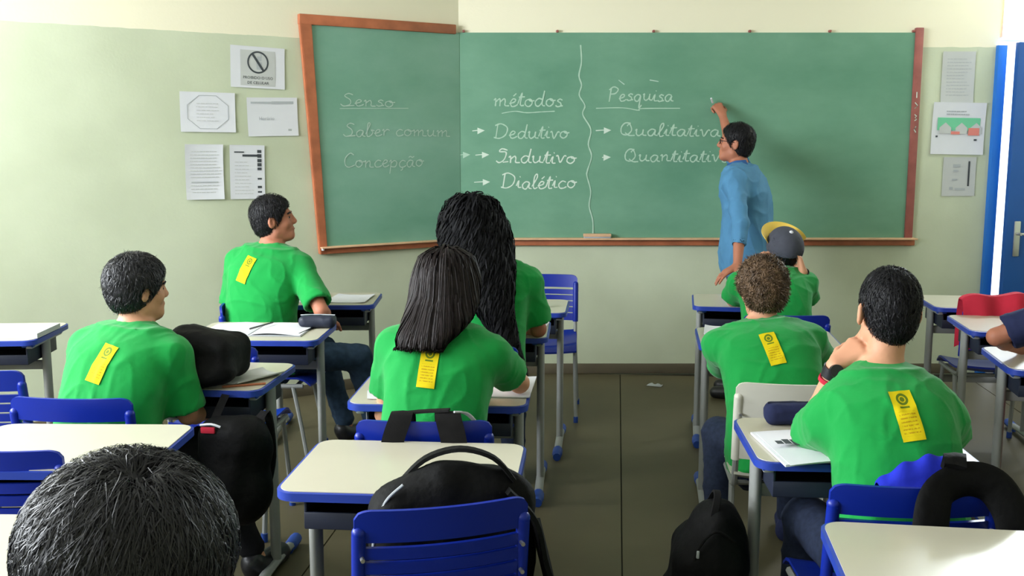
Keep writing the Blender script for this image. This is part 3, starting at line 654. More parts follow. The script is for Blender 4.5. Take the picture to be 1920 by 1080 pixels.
def loft(O, r, f, u, T, A, B, off=None, offx=None, p=2.4):
    O = A3(O); r = A3(r); f = A3(f); u = A3(u); T = A3(T); A = A3(A); B = A3(B)
    off = np.zeros_like(T) if off is None else A3(off); offx = np.zeros_like(T) if offx is None else A3(offx)
    tt = np.linspace(T[0], T[-1], 120)
    def sm(v):
        y = np.interp(tt, T, v); k = np.ones(9) / 9; yp = np.concatenate([[y[0]] * 4, y, [y[-1]] * 4]); return np.convolve(yp, k, 'valid')
    As, Bs, os_, ox = sm(A), sm(B), sm(off), sm(offx)
    def fn(X, Y, Z):
        px, py, pz = X - O[0], Y - O[1], Z - O[2]
        t = px * u[0] + py * u[1] + pz * u[2]; x = px * r[0] + py * r[1] + pz * r[2]; y = px * f[0] + py * f[1] + pz * f[2]
        tc = np.clip(t, T[0], T[-1]); i = (tc - T[0]) / (T[-1] - T[0]) * 119; i0 = np.minimum(i.astype(int), 118); w_ = i - i0
        L = lambda S: S[i0] * (1 - w_) + S[i0 + 1] * w_
        a, b = L(As), L(Bs); x = x - L(ox); y = y - L(os_)
        q = (np.abs(x / a) ** p + np.abs(y / b) ** p) ** (1 / p)
        d = (q - 1) * np.minimum(a, b)
        return np.maximum(d, np.abs(t - tc) * 1.0 + np.where(t != tc, 0, -1))
    m = A.max() + abs(offx).max(); mb_ = B.max() + abs(off).max(); e0, e1 = O + u * T[0], O + u * T[-1]
    pad = np.abs(r) * m + np.abs(f) * mb_
    return fn, np.minimum(e0, e1) - pad, np.maximum(e0, e1) + pad
class Field:
    def __init__(s): s.ops = []
    def u(s, prim, k=0.0): s.ops.append((prim, k, 'u')); return s
    def sub(s, prim, k=0.0): s.ops.append((prim, k, 's')); return s
    def isect(s, prim, k=0.0): s.ops.append((prim, k, 'i')); return s
    @staticmethod
    def comb(d, q, k, mode):
        if mode == 'u':
            if k <= 0: return np.minimum(d, q)
            h = np.maximum(k - np.abs(d - q), 0) / k; return np.minimum(d, q) - h * h * k * 0.25
        if mode == 's': q = -q
        if k <= 0: return np.maximum(d, q)
        h = np.maximum(k - np.abs(d - q), 0) / k; return np.maximum(d, q) + h * h * k * 0.25
    def eval(s, P):
        d = np.full(len(P), 1.0)
        for (fn, lo, hi), k, mode in s.ops: d = s.comb(d, fn(P[:, 0], P[:, 1], P[:, 2]), k, mode)
        return d
    def grad(s, P, e=0.002):
        g = np.stack([s.eval(P + np.eye(3)[i] * e) - s.eval(P - np.eye(3)[i] * e) for i in range(3)], 1)
        return g / (np.linalg.norm(g, axis=1, keepdims=True) + 1e-9)
    def surf(s, h):
        us = [o for o in s.ops if o[2] == 'u']
        lo = np.min([o[0][1] for o in us], 0) - 3 * h; hi = np.max([o[0][2] for o in us], 0) + 3 * h
        n = np.ceil((hi - lo) / h).astype(int) + 1
        ax = [lo[i] + h * np.arange(n[i]) for i in range(3)]
        a = np.full(n, 1.0, np.float32)
        for (fn, plo, phi), k, mode in s.ops:
            m = k + 2.5 * h
            i0 = np.clip(np.floor((plo - m - lo) / h).astype(int), 0, n); i1 = np.clip(np.ceil((phi + m - lo) / h).astype(int) + 1, 0, n)
            if np.any(i1 <= i0): continue
            sl = tuple(slice(i0[i], i1[i]) for i in range(3))
            q = fn(ax[0][sl[0]][:, None, None], ax[1][sl[1]][None, :, None], ax[2][sl[2]][None, None, :])
            a[sl] = s.comb(a[sl], q.astype(np.float32), k, mode)
        return nets(a, lo, h)
def nets(a, lo, h):
    s = a < 0
    c = np.zeros(tuple(np.array(a.shape) - 1), np.int8)
    for i in (0, 1):
        for j in (0, 1):
            for k in (0, 1): c += s[i:a.shape[0] - 1 + i, j:a.shape[1] - 1 + j, k:a.shape[2] - 1 + k]
    mask = (c > 0) & (c < 8); idx = np.argwhere(mask); vid = np.full(c.shape, -1, np.int32); vid[mask] = np.arange(len(idx))
    acc = np.zeros((len(idx), 3)); cnt = np.zeros(len(idx))
    cr = [(i, j, k) for i in (0, 1) for j in (0, 1) for k in (0, 1)]
    for p0 in cr:
        for axi in range(3):
            if p0[axi]: continue
            p1 = list(p0); p1[axi] = 1
            v0 = a[idx[:, 0] + p0[0], idx[:, 1] + p0[1], idx[:, 2] + p0[2]].astype(float); v1 = a[idx[:, 0] + p1[0], idx[:, 1] + p1[1], idx[:, 2] + p1[2]].astype(float)
            x = (v0 < 0) != (v1 < 0); t = np.where(x, v0 / np.where(x, v0 - v1, 1), 0)
            pt = np.tile(np.array(p0, float), (len(idx), 1)); pt[:, axi] = t
            acc[x] += pt[x]; cnt[x] += 1
    V = (idx + acc / cnt[:, None]) * h + lo
    F = []
    for axi in range(3):
        o1, o2 = [(1, 2), (2, 0), (0, 1)][axi]
        s0 = [slice(None)] * 3; s1 = [slice(None)] * 3; s0[axi] = slice(0, -1); s1[axi] = slice(1, None)
        sa, sb = s[tuple(s0)], s[tuple(s1)]
        e = np.argwhere(sa != sb)
        ok = (e[:, o1] > 0) & (e[:, o2] > 0) & (e[:, o1] < a.shape[o1] - 1) & (e[:, o2] < a.shape[o2] - 1); e = e[ok]
        inside = sa[e[:, 0], e[:, 1], e[:, 2]]
        def cell(d1, d2):
            q = e.copy(); q[:, o1] -= d1; q[:, o2] -= d2; return vid[q[:, 0], q[:, 1], q[:, 2]]
        Q = np.stack([cell(1, 1), cell(0, 1), cell(0, 0), cell(1, 0)], 1)
        Q[~inside] = Q[~inside][:, ::-1]; F.append(Q)
    return V, np.concatenate(F)
def wob(P, sc, seed=0):
    """cheap smooth noise in -1..1 (sums of skewed sines)"""
    rs = np.random.RandomState(seed); out = np.zeros(len(P))
    for k in range(6):
        d = rs.randn(3); d /= np.linalg.norm(d); out += np.sin(P @ d * sc * (0.7 + 0.25 * k) + rs.rand() * 6.28 + 1.3 * np.sin(P @ rs.randn(3) * sc * 0.5))
    return out / 4.0
def folds(P, sc, seed, amp):
    """soft undulation plus sharper creases, as in worn cloth"""
    a = wob(P, sc, seed); b = 1 - np.abs(wob(P * A3((1, 1, 1.6)), sc * .8, seed + 31)); c = 1 - np.abs(wob(P * A3((1.5, 1.5, .7)), sc * 1.1, seed + 57))
    return amp * (.45 * a + 1.1 * (np.clip(b, 0, 1) ** 4 - .2) + .8 * (np.clip(c, 0, 1) ** 5 - .2))
def vnormals(V, F):
    n = np.cross(V[F[:, 2]] - V[F[:, 0]], V[F[:, 3]] - V[F[:, 1]]); N = np.zeros_like(V)
    for k in range(4): np.add.at(N, F[:, k], n)
    return N / (np.linalg.norm(N, axis=1, keepdims=True) + 1e-12)
def field_obj(F_, h, name, material, parent=None, amp=0.0, sc=20.0, seed=0):
    V, Q = F_.surf(h)
    if amp: V = V + vnormals(V, Q) * folds(V, sc, seed, amp)[:, None]
    return link(name, fast_mesh(name, V, Q), material, parent), V, Q

def strands(P, N, flow, steps, step, wd, F_=None, lift=0.004, jit=0.25, curl=0.0, seed=0, floor=None):
    """ribbon hairs: start at P (normals N), follow flow(p, n) and stay on the surface of F_"""
    rs = np.random.RandomState(seed); n = len(P); pts = [P.copy()]; nrm = [N.copy()]
    rnd = rs.randn(n, 3) * jit; ph = rs.rand(n) * 6.28; p = P.copy(); nn = N.copy()
    lf = lift * (0.3 + 1.4 * rs.rand(n)); rag = .05 * rs.rand(n)
    for k in range(steps):
        d = flow(p, nn) + rnd
        d -= nn * (np.sum(d * nn, 1) * (0.9 if F_ is not None else 0.0))[:, None]
        d /= np.linalg.norm(d, axis=1, keepdims=True) + 1e-9
        stp = np.full((n, 1), step)
        if floor is not None: stp[p[:, 2] < floor + rag] = 0.0003
        p = p + d * stp
        if F_ is not None:
            dist = F_.eval(p); nn = F_.grad(p); p = p - nn * (dist - lf)[:, None]
        q = p
        if curl:
            sd = np.cross(d, nn); q = p + sd * (curl * np.sin(ph + k * 1.15))[:, None] + nn * (curl * 0.8 * np.cos(ph + k * 1.15))[:, None]
        pts.append(q); nrm.append(nn)
    pts = np.stack(pts, 1); nrm = np.stack(nrm, 1); K = steps + 1
    tan = np.gradient(pts, axis=1); side = np.cross(tan, nrm); side /= np.linalg.norm(side, axis=2, keepdims=True) + 1e-9
    side += rs.randn(n, 1, 3) * 0.35
    ww = wd * (0.6 + 0.8 * rs.rand(n))[:, None] * (1 - np.linspace(0, 1, K) ** 2.5 * 0.9)[None, :]
    a = pts + side * ww[..., None] * .5; b = pts - side * ww[..., None] * .5
    V = np.stack([a, b], 2).reshape(-1, 3); base = (np.arange(n) * K * 2)[:, None] + (np.arange(K - 1) * 2)[None, :]
    Fq = np.stack([base, base + 1, base + 3, base + 2], 2).reshape(-1, 4)
    return V, Fq
def join(parts):
    V = []; Q = []; o_ = 0
    for v, q in parts: V.append(v); Q.append(q + o_); o_ += len(v)
    return np.concatenate(V), np.concatenate(Q)

# ------------------------------------------------------------------ people
def rotm(axis, deg):
    a = math.radians(deg); c, s = math.cos(a), math.sin(a)
    return {'x': np.array([[1, 0, 0], [0, c, -s], [0, s, c]]), 'y': np.array([[c, 0, s], [0, 1, 0], [-s, 0, c]]), 'z': np.array([[c, -s, 0], [s, c, 0], [0, 0, 1]])}[axis]
def ik(S, W, l1, l2, hint):
    S, W = A3(S), A3(W); d = W - S; L = np.linalg.norm(d); L_ = min(L, (l1 + l2) * .995); d = d / L; W = S + d * L_
    x = (l1 * l1 - l2 * l2 + L_ * L_) / (2 * L_); h_ = math.sqrt(max(l1 * l1 - x * x, 1e-6)); hv = A3(hint) - d * (A3(hint) @ d); hv /= np.linalg.norm(hv)
    return S + d * x + hv * h_, W
def hand(F_, Wp, dirv, back, side, curl=35, spread=5, sc=1.0, k=0.008):
    """palm, four jointed fingers and a thumb; dirv: wrist to knuckles, back: out of the back of the hand, side +1 right hand"""
    d = A3(dirv) / np.linalg.norm(dirv); b = A3(back) - d * (A3(back) @ d); b /= np.linalg.norm(b)
    t = np.cross(b, d) * (-side)            # towards the thumb
    ks = []
    for i, (off, ln) in enumerate(((.030, .088), (.011, .092), (-.009, .088), (-.027, .080))):
        K = Wp + (d * ln + t * off) * sc; F_.u(cap(Wp + t * off * .45 * sc, K, .0145 * sc, .0115 * sc), .014); ks.append(K)
    for i, (K, L) in enumerate(zip(ks, ((.042, .026, .022), (.047, .029, .023), (.043, .027, .022), (.033, .021, .019)))):
        c = math.radians(curl) * (0.85 + 0.12 * i); v = d * math.cos(math.radians(spread * (1.5 - i))) + t * math.sin(math.radians(spread * (1.5 - i)))
        p0 = K; ang_ = 0.0
        for j, l in enumerate(L):
            ang_ += c * (0.8, 1.0, 0.7)[j]; vv = v * math.cos(ang_) - b * math.sin(ang_); p1 = p0 + vv * l * sc
            F_.u(cap(p0, p1, (.0092, .0082, .0074)[j] * sc, (.0082, .0074, .0064)[j] * sc), k * .5); p0 = p1
    p0 = Wp + (d * .022 + t * .026 - b * .006) * sc; v = d * .62 + t * .62 - b * .42; v /= np.linalg.norm(v)
    p1 = p0 + v * .042 * sc; v2 = d * .9 + t * .22 - b * .4; v2 /= np.linalg.norm(v2); p2 = p1 + v2 * .032 * sc; p3 = p2 + (v2 + d * .1 - b * .2) * .024 * sc
    F_.u(cap(p0, p1, .016 * sc, .0115 * sc), .012); F_.u(cap(p1, p2, .0112 * sc, .0095 * sc), .006); F_.u(cap(p2, p3, .0095 * sc, .0075 * sc), .004)

class Person:
    """a seated (or standing) figure built in its own frame: +y is where it faces, z up, origin on the floor under the hips"""
    def __init__(s, label, x, y, yaw, sc=1.0, lean=8, roll=0, head_yaw=0, head_pitch=0, head_roll=0, head_off=(0, 0, 0), skin='skin', hip=.55, slouch=.02, h=.0075, group='pupils in green shirts', wide=1.0, tw=0, neck=.0, shz=.475):
        s.sc = sc; s.h = h; s.skin = skin; s.label = label; s.loc = (x, y); s.yaw = yaw; s.group = group
        R = rotm('z', -tw) @ rotm('y', roll) @ rotm('x', -lean); s.r, s.f, s.u_ = R[:, 0], R[:, 1], R[:, 2]
        s.O = A3((0, 0, hip)); k = sc; s.wide = wide
        s.P = lambda a, b, c: s.O + (s.r * a * wide + s.f * b + s.u_ * c) * k          # torso coordinates
        s.slouch = slouch
        s.neck0 = s.P(0, slouch * 1.6, .545)
        s.HR = rotm('z', -head_yaw) @ rotm('y', head_roll) @ rotm('x', head_pitch)
        s.HC = s.neck0 + A3((0, .028, .145 + neck)) * k + s.u_ * .02 + A3(head_off)
        s.H = lambda a, b, c: s.HC + s.HR @ (A3((a, b, c)) * k)
        s.sh = {+1: s.P(.172, slouch * 1.2, shz), -1: s.P(-.172, slouch * 1.2, shz)}
        s.arm = {}; s.legs = None; s.bodyF = Field()
    def torso_prim(s, infl=0.0, bottom=-.10, loose=0.0, top=.60):
        T = A3([-.13, -.08, 0, .10, .20, .30, .40, .47, .52, .555, .60]); A = A3([.150, .172, .178, .165, .152, .156, .170, .172, .150, .095, .058]); B = A3([.105, .120, .125, .118, .108, .112, .118, .112, .094, .072, .056])
        A = A * s.wide
        off = s.slouch * (1.6 - 4.5 * (np.clip(T, 0, .6) - .32) ** 2 * 10 * .6); off = np.interp(T, [-.13, 0, .25, .45, .6], [0, 0, -s.slouch * .8, s.slouch * .3, s.slouch * 1.7])
        lo = np.interp(T, [-.13, 0, .2, .4, .5, .6], [loose, loose, loose, loose * .6, loose * .2, 0])
        keep = (T >= bottom) & (T <= top)
        return loft(s.O, s.r, s.f, s.u_, T[keep] * s.sc, (A[keep] + infl + lo[keep]) * s.sc, (B[keep] + infl + lo[keep]) * s.sc, off[keep] * s.sc)
    def set_arm(s, side, wrist, hint, hdir=None, hback=(0, 0, 1), curl=30, l1=.275, l2=.245, hand_on=True, elbow=None):
        k = s.sc
        if elbow is not None: E, W = A3(elbow), A3(wrist)
        else: E, W = ik(s.sh[side], wrist, l1 * k, l2 * k, hint)
        s.arm[side] = dict(E=E, W=W, hd=(W - E) if hdir is None else A3(hdir), hb=hback, curl=curl, hand=hand_on)
    def body(s, legs=((-.105, .40, .50), (.105, .40, .50)), feet=None, face=True, thigh=.075):
        F_ = s.bodyF; k = s.sc
        F_.u(s.torso_prim(-.010))
        for sd in (-1, 1):
            F_.u(cap(s.P(sd * .03, s.slouch * 1.5, .535), s.sh[sd] + s.u_ * .003, .044 * k, .050 * k), .04)
        F_.u(cap(s.neck0 - s.u_ * .03, s.H(0, -.024, -.045), .053 * k, .049 * k), .02)
        for sd, a in s.arm.items():
            F_.u(cap(s.sh[sd], a['E'], .049 * k, .036 * k), .03); F_.u(cap(a['E'], a['E'] + (a['W'] - a['E']) * .35, .037 * k, .037 * k), .01); F_.u(cap(a['E'] + (a['W'] - a['E']) * .35, a['W'], .037 * k, .025 * k), .012)
            if a['hand']: hand(F_, a['W'], a['hd'], a['hb'], sd, a['curl'], sc=k)
        s.hipj = {}; s.knee = {}; s.ank = {}
        for i, sd in enumerate((-1, 1)):
            hj = s.O + A3((sd * .085, .01, -.005)); kn = A3(legs[i]); an = A3(feet[i]) if feet is not None else A3((legs[i][0] * 1.05, legs[i][1] + .02, .085))
            s.hipj[sd], s.knee[sd], s.ank[sd] = hj, kn, an
            F_.u(cap(hj, kn, .082 * k, .054 * k), .04); F_.u(cap(kn, kn + (an - kn) * .35, .052 * k, .052 * k), .02); F_.u(cap(kn + (an - kn) * .35, an, .052 * k, .036 * k), .02)
            toe = an + s.toe_dir(sd) * .15 + A3((0, 0, -.045)); F_.u(cap(an + A3((0, 0, -.035)), toe, .036, .028), .02)
        s.head(F_)
        o_, V, Q = field_obj(F_, s.h, 'person', s.skin)
        s.root = o_; tag(o_, s.label, 'person', s.group); o_.location = (s.loc[0], s.loc[1], 0); o_.rotation_euler = (0, 0, -math.radians(s.yaw))
        if face: s.face_parts()
        return s
    def toe_dir(s, sd): d = s.knee[sd] - s.hipj[sd]; d = A3((d[0], d[1], 0)); n = np.linalg.norm(d); return d / n if n > .1 else A3((0, 1, 0))
    def head(s, F_):
        k = s.sc; H = s.H; R = s.HR
        F_.u(ell(H(0, -.012, .026), A3((.075, .095, .088)) * k, R), .02)
        F_.u(ell(H(0, .030, -.040), A3((.058, .060, .075)) * k, R), .035)
        F_.u(cap(H(-.012, .070, -.098), H(.012, .070, -.098), .018 * k, .018 * k), .03)
        F_.u(cap(H(0, .088, .012), H(0, .104, -.026), .008 * k, .012 * k), .012); F_.u(cap(H(-.009, .098, -.032), H(.009, .098, -.032), .009 * k, .009 * k), .006)
        F_.u(cap(H(-.034, .078, .020), H(.034, .078, .020), .012 * k, .012 * k), .014)
        for sd in (-1, 1):
            F_.u(ell(H(sd * .040, .060, -.030), A3((.020, .020, .022)) * k, R), .02)
            F_.sub(ell(H(sd * .032, .096, -.002), A3((.016, .012, .011)) * k, R), .010)
            Re = R @ rotm('z', sd * 22); F_.u(ell(H(sd * .082, -.008, -.012), A3((.010, .020, .033)) * k, Re), .006); F_.sub(ell(H(sd * .087, -.002, -.010), A3((.006, .009, .016)) * k, Re), .004)
        F_.u(cap(H(-.018, .086, -.058), H(.018, .086, -.058), .0075 * k, .0075 * k), .006); F_.u(cap(H(-.014, .085, -.070), H(.014, .085, -.070), .008 * k, .008 * k), .006)
        F_.u(cap(H(-.046, .005, -.070), H(0, .055, -.092), .016 * k, .016 * k), .03); F_.u(cap(H(.046, .005, -.070), H(0, .055, -.092), .016 * k, .016 * k), .03)
    def face_parts(s, brow='hair_black'):
        k = s.sc
        for sd in (-1, 1):
            e = MB().ball((0, 0, 0), .0095 * k, 12).build('eye', 'eyewhite', s.root); e.location = s.H(sd * .031, .0725, -.001)
            p_ = MB().ball((0, 0, 0), .0062 * k, 10).build('iris', 'hair_dark', e); p_.location = A3(s.HR @ A3((0, .0065 * k, 0)))
            m_ = MB().tube([s.H(sd * .016, .090, .019), s.H(sd * .034, .089, .024), s.H(sd * .050, .076, .018)], [.0035, .0045, .003], 6, 3); m_.build('eyebrow', brow, s.root)
        m_ = MB().tube([s.H(-.022, .088, -.0635), s.H(0, .0945, -.0635), s.H(.022, .088, -.0635)], .0035, 6, 3); m_.build('lips', 'skin_dark', s.root)
    def shirt(s, material='shirt', sleeve=.84, loose=.012, infl=.014, hem=-.10, flare=1.14, name='t_shirt', amp=.004, seed=1, h=None, collar=None, badge=None, long=None):
        F_ = Field(); k = s.sc
        F_.u(s.torso_prim(infl, hem, loose, .575))
        for sd in (-1, 1):
            F_.u(cap(s.P(sd * .035, s.slouch * 1.5, .537), s.sh[sd] + s.u_ * .004, .057 * k, .061 * k), .055)
        for sd, a in s.arm.items():
            S, E, W = s.sh[sd], a['E'], a['W']; sl = long.get(sd, sleeve) if long else sleeve
            if sl <= 1:
                d = (E - S); e = S + d * sl; dn = d / np.linalg.norm(d)
                F_.u(cut(cap(S, e + dn * .03, .066 * k, .064 * k * flare), plane(e, dn)), .035)
                F_.sub(cut(cap(S + d * .45, e + dn * .06, .040 * k, .055 * k * flare), plane(e - dn * .05, -dn)))
            else:
                d = (W - E); e = E + d * (sl - 1); dn = d / np.linalg.norm(d)
                F_.u(cap(S, E, .062 * k, .052 * k), .035); F_.u(cut(cap(E, e + dn * .03, .052 * k, .043 * k), plane(e, dn)), .02)
                F_.sub(cut(cap(E + d * .2, e + dn * .06, .036 * k, .036 * k), plane(e - dn * .03, -dn)))
        F_.sub(cap(s.neck0 - s.u_ * .005 + s.f * .012, s.H(0, 0, -.02), .055 * k, .066 * k), .006)
        s.shirtF = F_; s.shirt_folds = (amp, seed)
        o_, V, Q = field_obj(F_, h or max(.0075, s.h), name, material, s.root, amp, 22, seed)
        if collar is not None or True:
            c0 = s.neck0 - s.u_ * .001 + s.f * .008; m_ = MB(); P_ = []
            for q in range(21):
                an = 2 * PI * q / 20; p_ = c0 + (s.r * math.cos(an) * .061 + s.f * math.sin(an) * .061 + s.u_ * (.012 - .022 * max(0, math.sin(an)))) * k; P_.append(tuple(p_))
            m_.tube(P_, .007 * k, 8, 2).build('collar', collar or material, s.root)
        if badge: s.badge(*badge)
        return s
    def project_back(s, P, d):
        """march points P along d until they meet the shirt"""
        P = P.copy()
        for _ in range(60):
            q = s.shirtF.eval(P); P += d * np.maximum(q - .0045, -.02)[:, None] * .8
        return P
    def badge(s, bx, bz, tilt, w_=.056, l_=.136):
        """the yellow printed strip on the back; bx, bz: centre in torso coordinates"""
        amp, seed = s.shirt_folds; nu, nv = 8, 18; k = s.sc; tl = math.radians(tilt); ps = []; uv = []
        for i in range(nu + 1):
            for j in range(nv + 1):
                a, b = (i / nu - .5) * w_, (j / nv - .5) * l_
                ps.append(s.P(bx + (a * math.cos(tl) + b * math.sin(tl)) / s.wide, -.30, bz - a * math.sin(tl) + b * math.cos(tl))); uv.append((i / nu, j / nv))
        V = s.project_back(A3(ps), s.f)
        V = V + s.shirtF.grad(V) * folds(V, 22, seed, amp)[:, None]
        Q = [(i * (nv + 1) + j, (i + 1) * (nv + 1) + j, (i + 1) * (nv + 1) + j + 1, i * (nv + 1) + j + 1) for i in range(nu) for j in range(nv)]
        o_ = link('back_print', fast_mesh('back_print', V, np.array(Q), True, uv), 'badge', s.root); o_['label'] = 'yellow printed strip with green emblem'
        return o_
    def trousers(s, material='jeans', h=None, amp=.004):
        F_ = Field(); k = s.sc
        F_.u(s.torso_prim(.008, -.13, 0, .06))
        for sd in (-1, 1):
            F_.u(cap(s.hipj[sd], s.knee[sd], .094 * k, .067 * k), .04); e = s.ank[sd] + (s.knee[sd] - s.ank[sd]) * .08
            F_.u(cap(s.knee[sd], e, .066 * k, .054 * k), .03)
        field_obj(F_, h or .010, 'trousers', material, s.root, amp, 26, 3); return s
    def shoes(s, material='blackplastic', sole='bag'):
        for sd in (-1, 1):
            d = s.toe_dir(sd); a = s.ank[sd]; F_ = Field()
            F_.u(cap(a + A3((0, 0, -.02)) - d * .02, a + d * .0 + A3((0, 0, -.045)), .046, .048)); F_.u(cap(a + A3((0, 0, -.045)), a + d * .165 + A3((0, 0, -.050)), .046, .040), .02)
            F_.isect(plane((0, 0, max(.0, a[2] - .085)), (0, 0, -1)))
            field_obj(F_, .009, 'shoe', material, s.root)
        return s
    # ---- hair
    def hair_field(s, t=.012, nape=-.075, vol=(1, 1, 1), fringe=0.0, nw=1.0):
        F_ = Field(); k = s.sc; R = s.HR
        F_.u(ell(s.H(0, -.014, .030), A3(((.075 + t) * vol[0], (.095 + t) * vol[1], (.088 + t) * vol[2])) * k, R))
        F_.u(ell(s.H(0, -.045, -.025), A3(((.064 + t * .7) * nw, .055 + t * .8, .062 + t * .6)) * k, R), .02)
        F_.isect(plane(s.H(0, .018 + fringe, -.035), R @ A3((0, .83, -.55))), .008)
        F_.isect(plane(s.H(0, -.02, nape), R @ A3((0, .15, -1))), .006)
        for sd in (-1, 1): F_.sub(ell(s.H(sd * .088, .002, -.020), A3((.030, .026, .036)) * k, R), .008)
        return F_
    def short_hair(s, material='hair_black', t=.012, nape=-.075, vol=(1, 1, 1), n=2500, length=.020, jit=.30, lift=.12, amp=.003, sc_=70, wd=.0022, fringe=0.0, h=None, curl=0.0, swirl=(0, -.03, .11), up=.0, seed=5, fly=.12, over=.004, nw=1.0):
        F_ = s.hair_field(t, nape, vol, fringe, nw); V, Q = F_.surf(h or .006); N = vnormals(V, Q)
        V = V + N * (wob(V, sc_, seed) * amp)[:, None]
        rs = np.random.RandomState(seed); ids = rs.randint(0, len(V), n); P, Nn = V[ids] - N[ids] * .003, N[ids]
        c = s.H(*swirl)
        def flow(p, nn): d = p - c; d /= np.linalg.norm(d, axis=1, keepdims=True) + 1e-9; return d * .7 + A3((0, 0, -.5 + up)) + nn * lift * 2
        nf = int(n * fly)
        parts = [(V, Q), strands(P[nf:], Nn[nf:], flow, 5, length * 1.6 / 5, wd, F_, lift=over, jit=jit, curl=curl, seed=seed)]
        if nf: parts.append(strands(P[:nf], Nn[:nf], flow, 4, length / 4, wd, None, jit=jit, curl=curl, seed=seed + 1))
        V2, Q2 = join(parts)
        o_ = link('hair', fast_mesh('hair', V2, Q2), material, s.root); s.hair = o_; return s
def w2l(s, x, y, z):
    """world point to the person's own frame"""
    a = math.radians(s.yaw); dx, dy = x - s.loc[0], y - s.loc[1]
    return A3((dx * math.cos(a) - dy * math.sin(a), dx * math.sin(a) + dy * math.cos(a), z))
Person.w = w2l
def long_hair(s, material, A, T, B, off, offx, t=.016, n=900, steps=16, wd=.010, curl=0.0, jit=.06, seed=3, amp=.004, scn=60, cut_front=.055, lift=.006):
    F_ = Field(); k = s.sc; R = s.HR
    F_.u(ell(s.H(0, -.014, .030), A3((.075 + t, .095 + t, .088 + t)) * k, R))
    lf = loft(s.HC, A3((1, 0, 0)), A3((0, 1, 0)), A3((0, 0, 1)), A3(T) * k, A3(A) * k, A3(B) * k, A3(off) * k, A3(offx) * k, 2.0)
    F_.u(lf, .04)
    F_.sub(ell(s.H(0, .085, -.045), A3((.062, .075, .10)) * k, R), .012)
    V, Q = F_.surf(.007); N = vnormals(V, Q); V = V + N * (wob(V * A3((1, 1, .35)), scn, seed) * amp)[:, None]
    rs = np.random.RandomState(seed); zz = V[:, 2] - s.HC[2]
    w_ = np.clip((zz - T[0] * k) / (.10 * k - T[0] * k), 0.05, 1) ** 2; w_ /= w_.sum()
    ids = rs.choice(len(V), n, p=w_); P, Nn = V[ids], N[ids]
    crown = s.H(0, -.01, .115)
    def flow(p, nn): d = p - crown; d[:, 2] = 0; return d * 1.5 + A3((0, 0, -1.0))
    SV, SQ = strands(P, Nn, flow, steps, .026 * k, wd, F_, lift, jit, curl, seed, floor=s.HC[2] + T[0] * k - .02)
    V2, Q2 = join([(V, Q), (SV, SQ)])
    s.hair = link('hair', fast_mesh('hair', V2, Q2), material, s.root); return s
Person.long_hair = long_hair

# --- boy with a wristwatch (right, near)
p = Person('boy with short black hair and wristwatch, chin on hand, nearest green shirt at the right', 1.015, 2.50, 4, sc=.95, lean=17, roll=-3, head_yaw=-4, head_pitch=4, hip=.508, slouch=.04, h=.0058, wide=.91, head_off=(.025, 0, .022), shz=.412)
p.set_arm(-1, p.w(.893, 2.735, 1.005), None, (.62, .15, .55), (-.75, -.6, .3), 45, elbow=p.w(.855, 2.80, .80))
p.set_arm(+1, p.w(1.10, 2.84, .985), None, (-.4, .1, .8), (.7, -.3, .2), 55, elbow=p.w(1.235, 2.80, .80))
p.body(legs=((-.16, .40, .50), (.12, .42, .50)), feet=((-.2, .36, .085), (.14, .42, .085)))
p.shirt(badge=(.012, .425, -6, .060, .136), seed=11, loose=.016)
p.trousers('jeans').shoes(); p.short_hair('hair_black', .008, -.085, (.93, 1, 1), nw=.86, n=7000, length=.016, lift=.22, jit=.35, wd=.0016, h=.005)
a = p.arm[-1]; ax = (a['W'] - a['E']) / np.linalg.norm(a['W'] - a['E']); c0 = a['W'] - ax * .018
def band(parent, c0, ax, r, wd, material, name):
    q = Vector((0, 0, 1)).rotation_difference(Vector(ax)); m_ = MB(); n = 24
    R_ = [[m_.bm.verts.new(Vector(c0) + q @ Vector((rr * math.cos(2 * PI * k / n), rr * math.sin(2 * PI * k / n), z))) for k in range(n)] for rr, z in ((r, -wd / 2), (r + .004, -wd / 2), (r + .004, wd / 2), (r, wd / 2))]
    for i in range(4):
        for k in range(n): m_.bm.faces.new((R_[i][k], R_[i][(k + 1) % n], R_[(i + 1) % 4][(k + 1) % n], R_[(i + 1) % 4][k]))
    return m_.build(name, material, parent)
wt = band(p.root, c0, ax, .0275, .030, 'blackplastic', 'wristwatch')
wb = band(p.root, c0 - ax * .026, ax, .030, .012, 'redcloth', 'red_wristband')
side = np.cross(ax, A3((0, 0, 1))); side /= np.linalg.norm(side)
MB().cyl(tuple(c0 - p.f * .028), tuple(c0 - p.f * .042), .020, .018, 18).build('watch_case', 'blackplastic', wt)

# --- boy with light brown hair
p = Person('boy with bushy light brown hair in a green shirt, on the cream chair', .985, 3.58, 4, sc=.91, lean=26, roll=-5, head_yaw=-16, head_pitch=-4, hip=.49, slouch=.05, h=.0065, wide=1.08)
p.set_arm(-1, p.w(.96, 4.22, .795), (-.3, -.2, -1), None, (0, 0, 1), 25); p.set_arm(+1, p.w(1.16, 4.20, .795), (.7, -.3, -.6), None, (0, 0, 1), 25)
p.body(legs=((-.20, .20, .50), (.12, .40, .50)), feet=((-.22, -.02, .12), (.12, .40, .085)))
p.shirt(badge=(-.004, .400, -10, .064, .145), seed=12, loose=.018); p.trousers('jeans').shoes('navycloth')
p.short_hair('hair_brown', .022, -.080, (1.02, 1.0, 1.04), n=9000, length=.022, lift=.45, fly=.45, jit=.8, amp=.007, sc_=60, wd=.0026, curl=.004, seed=8)

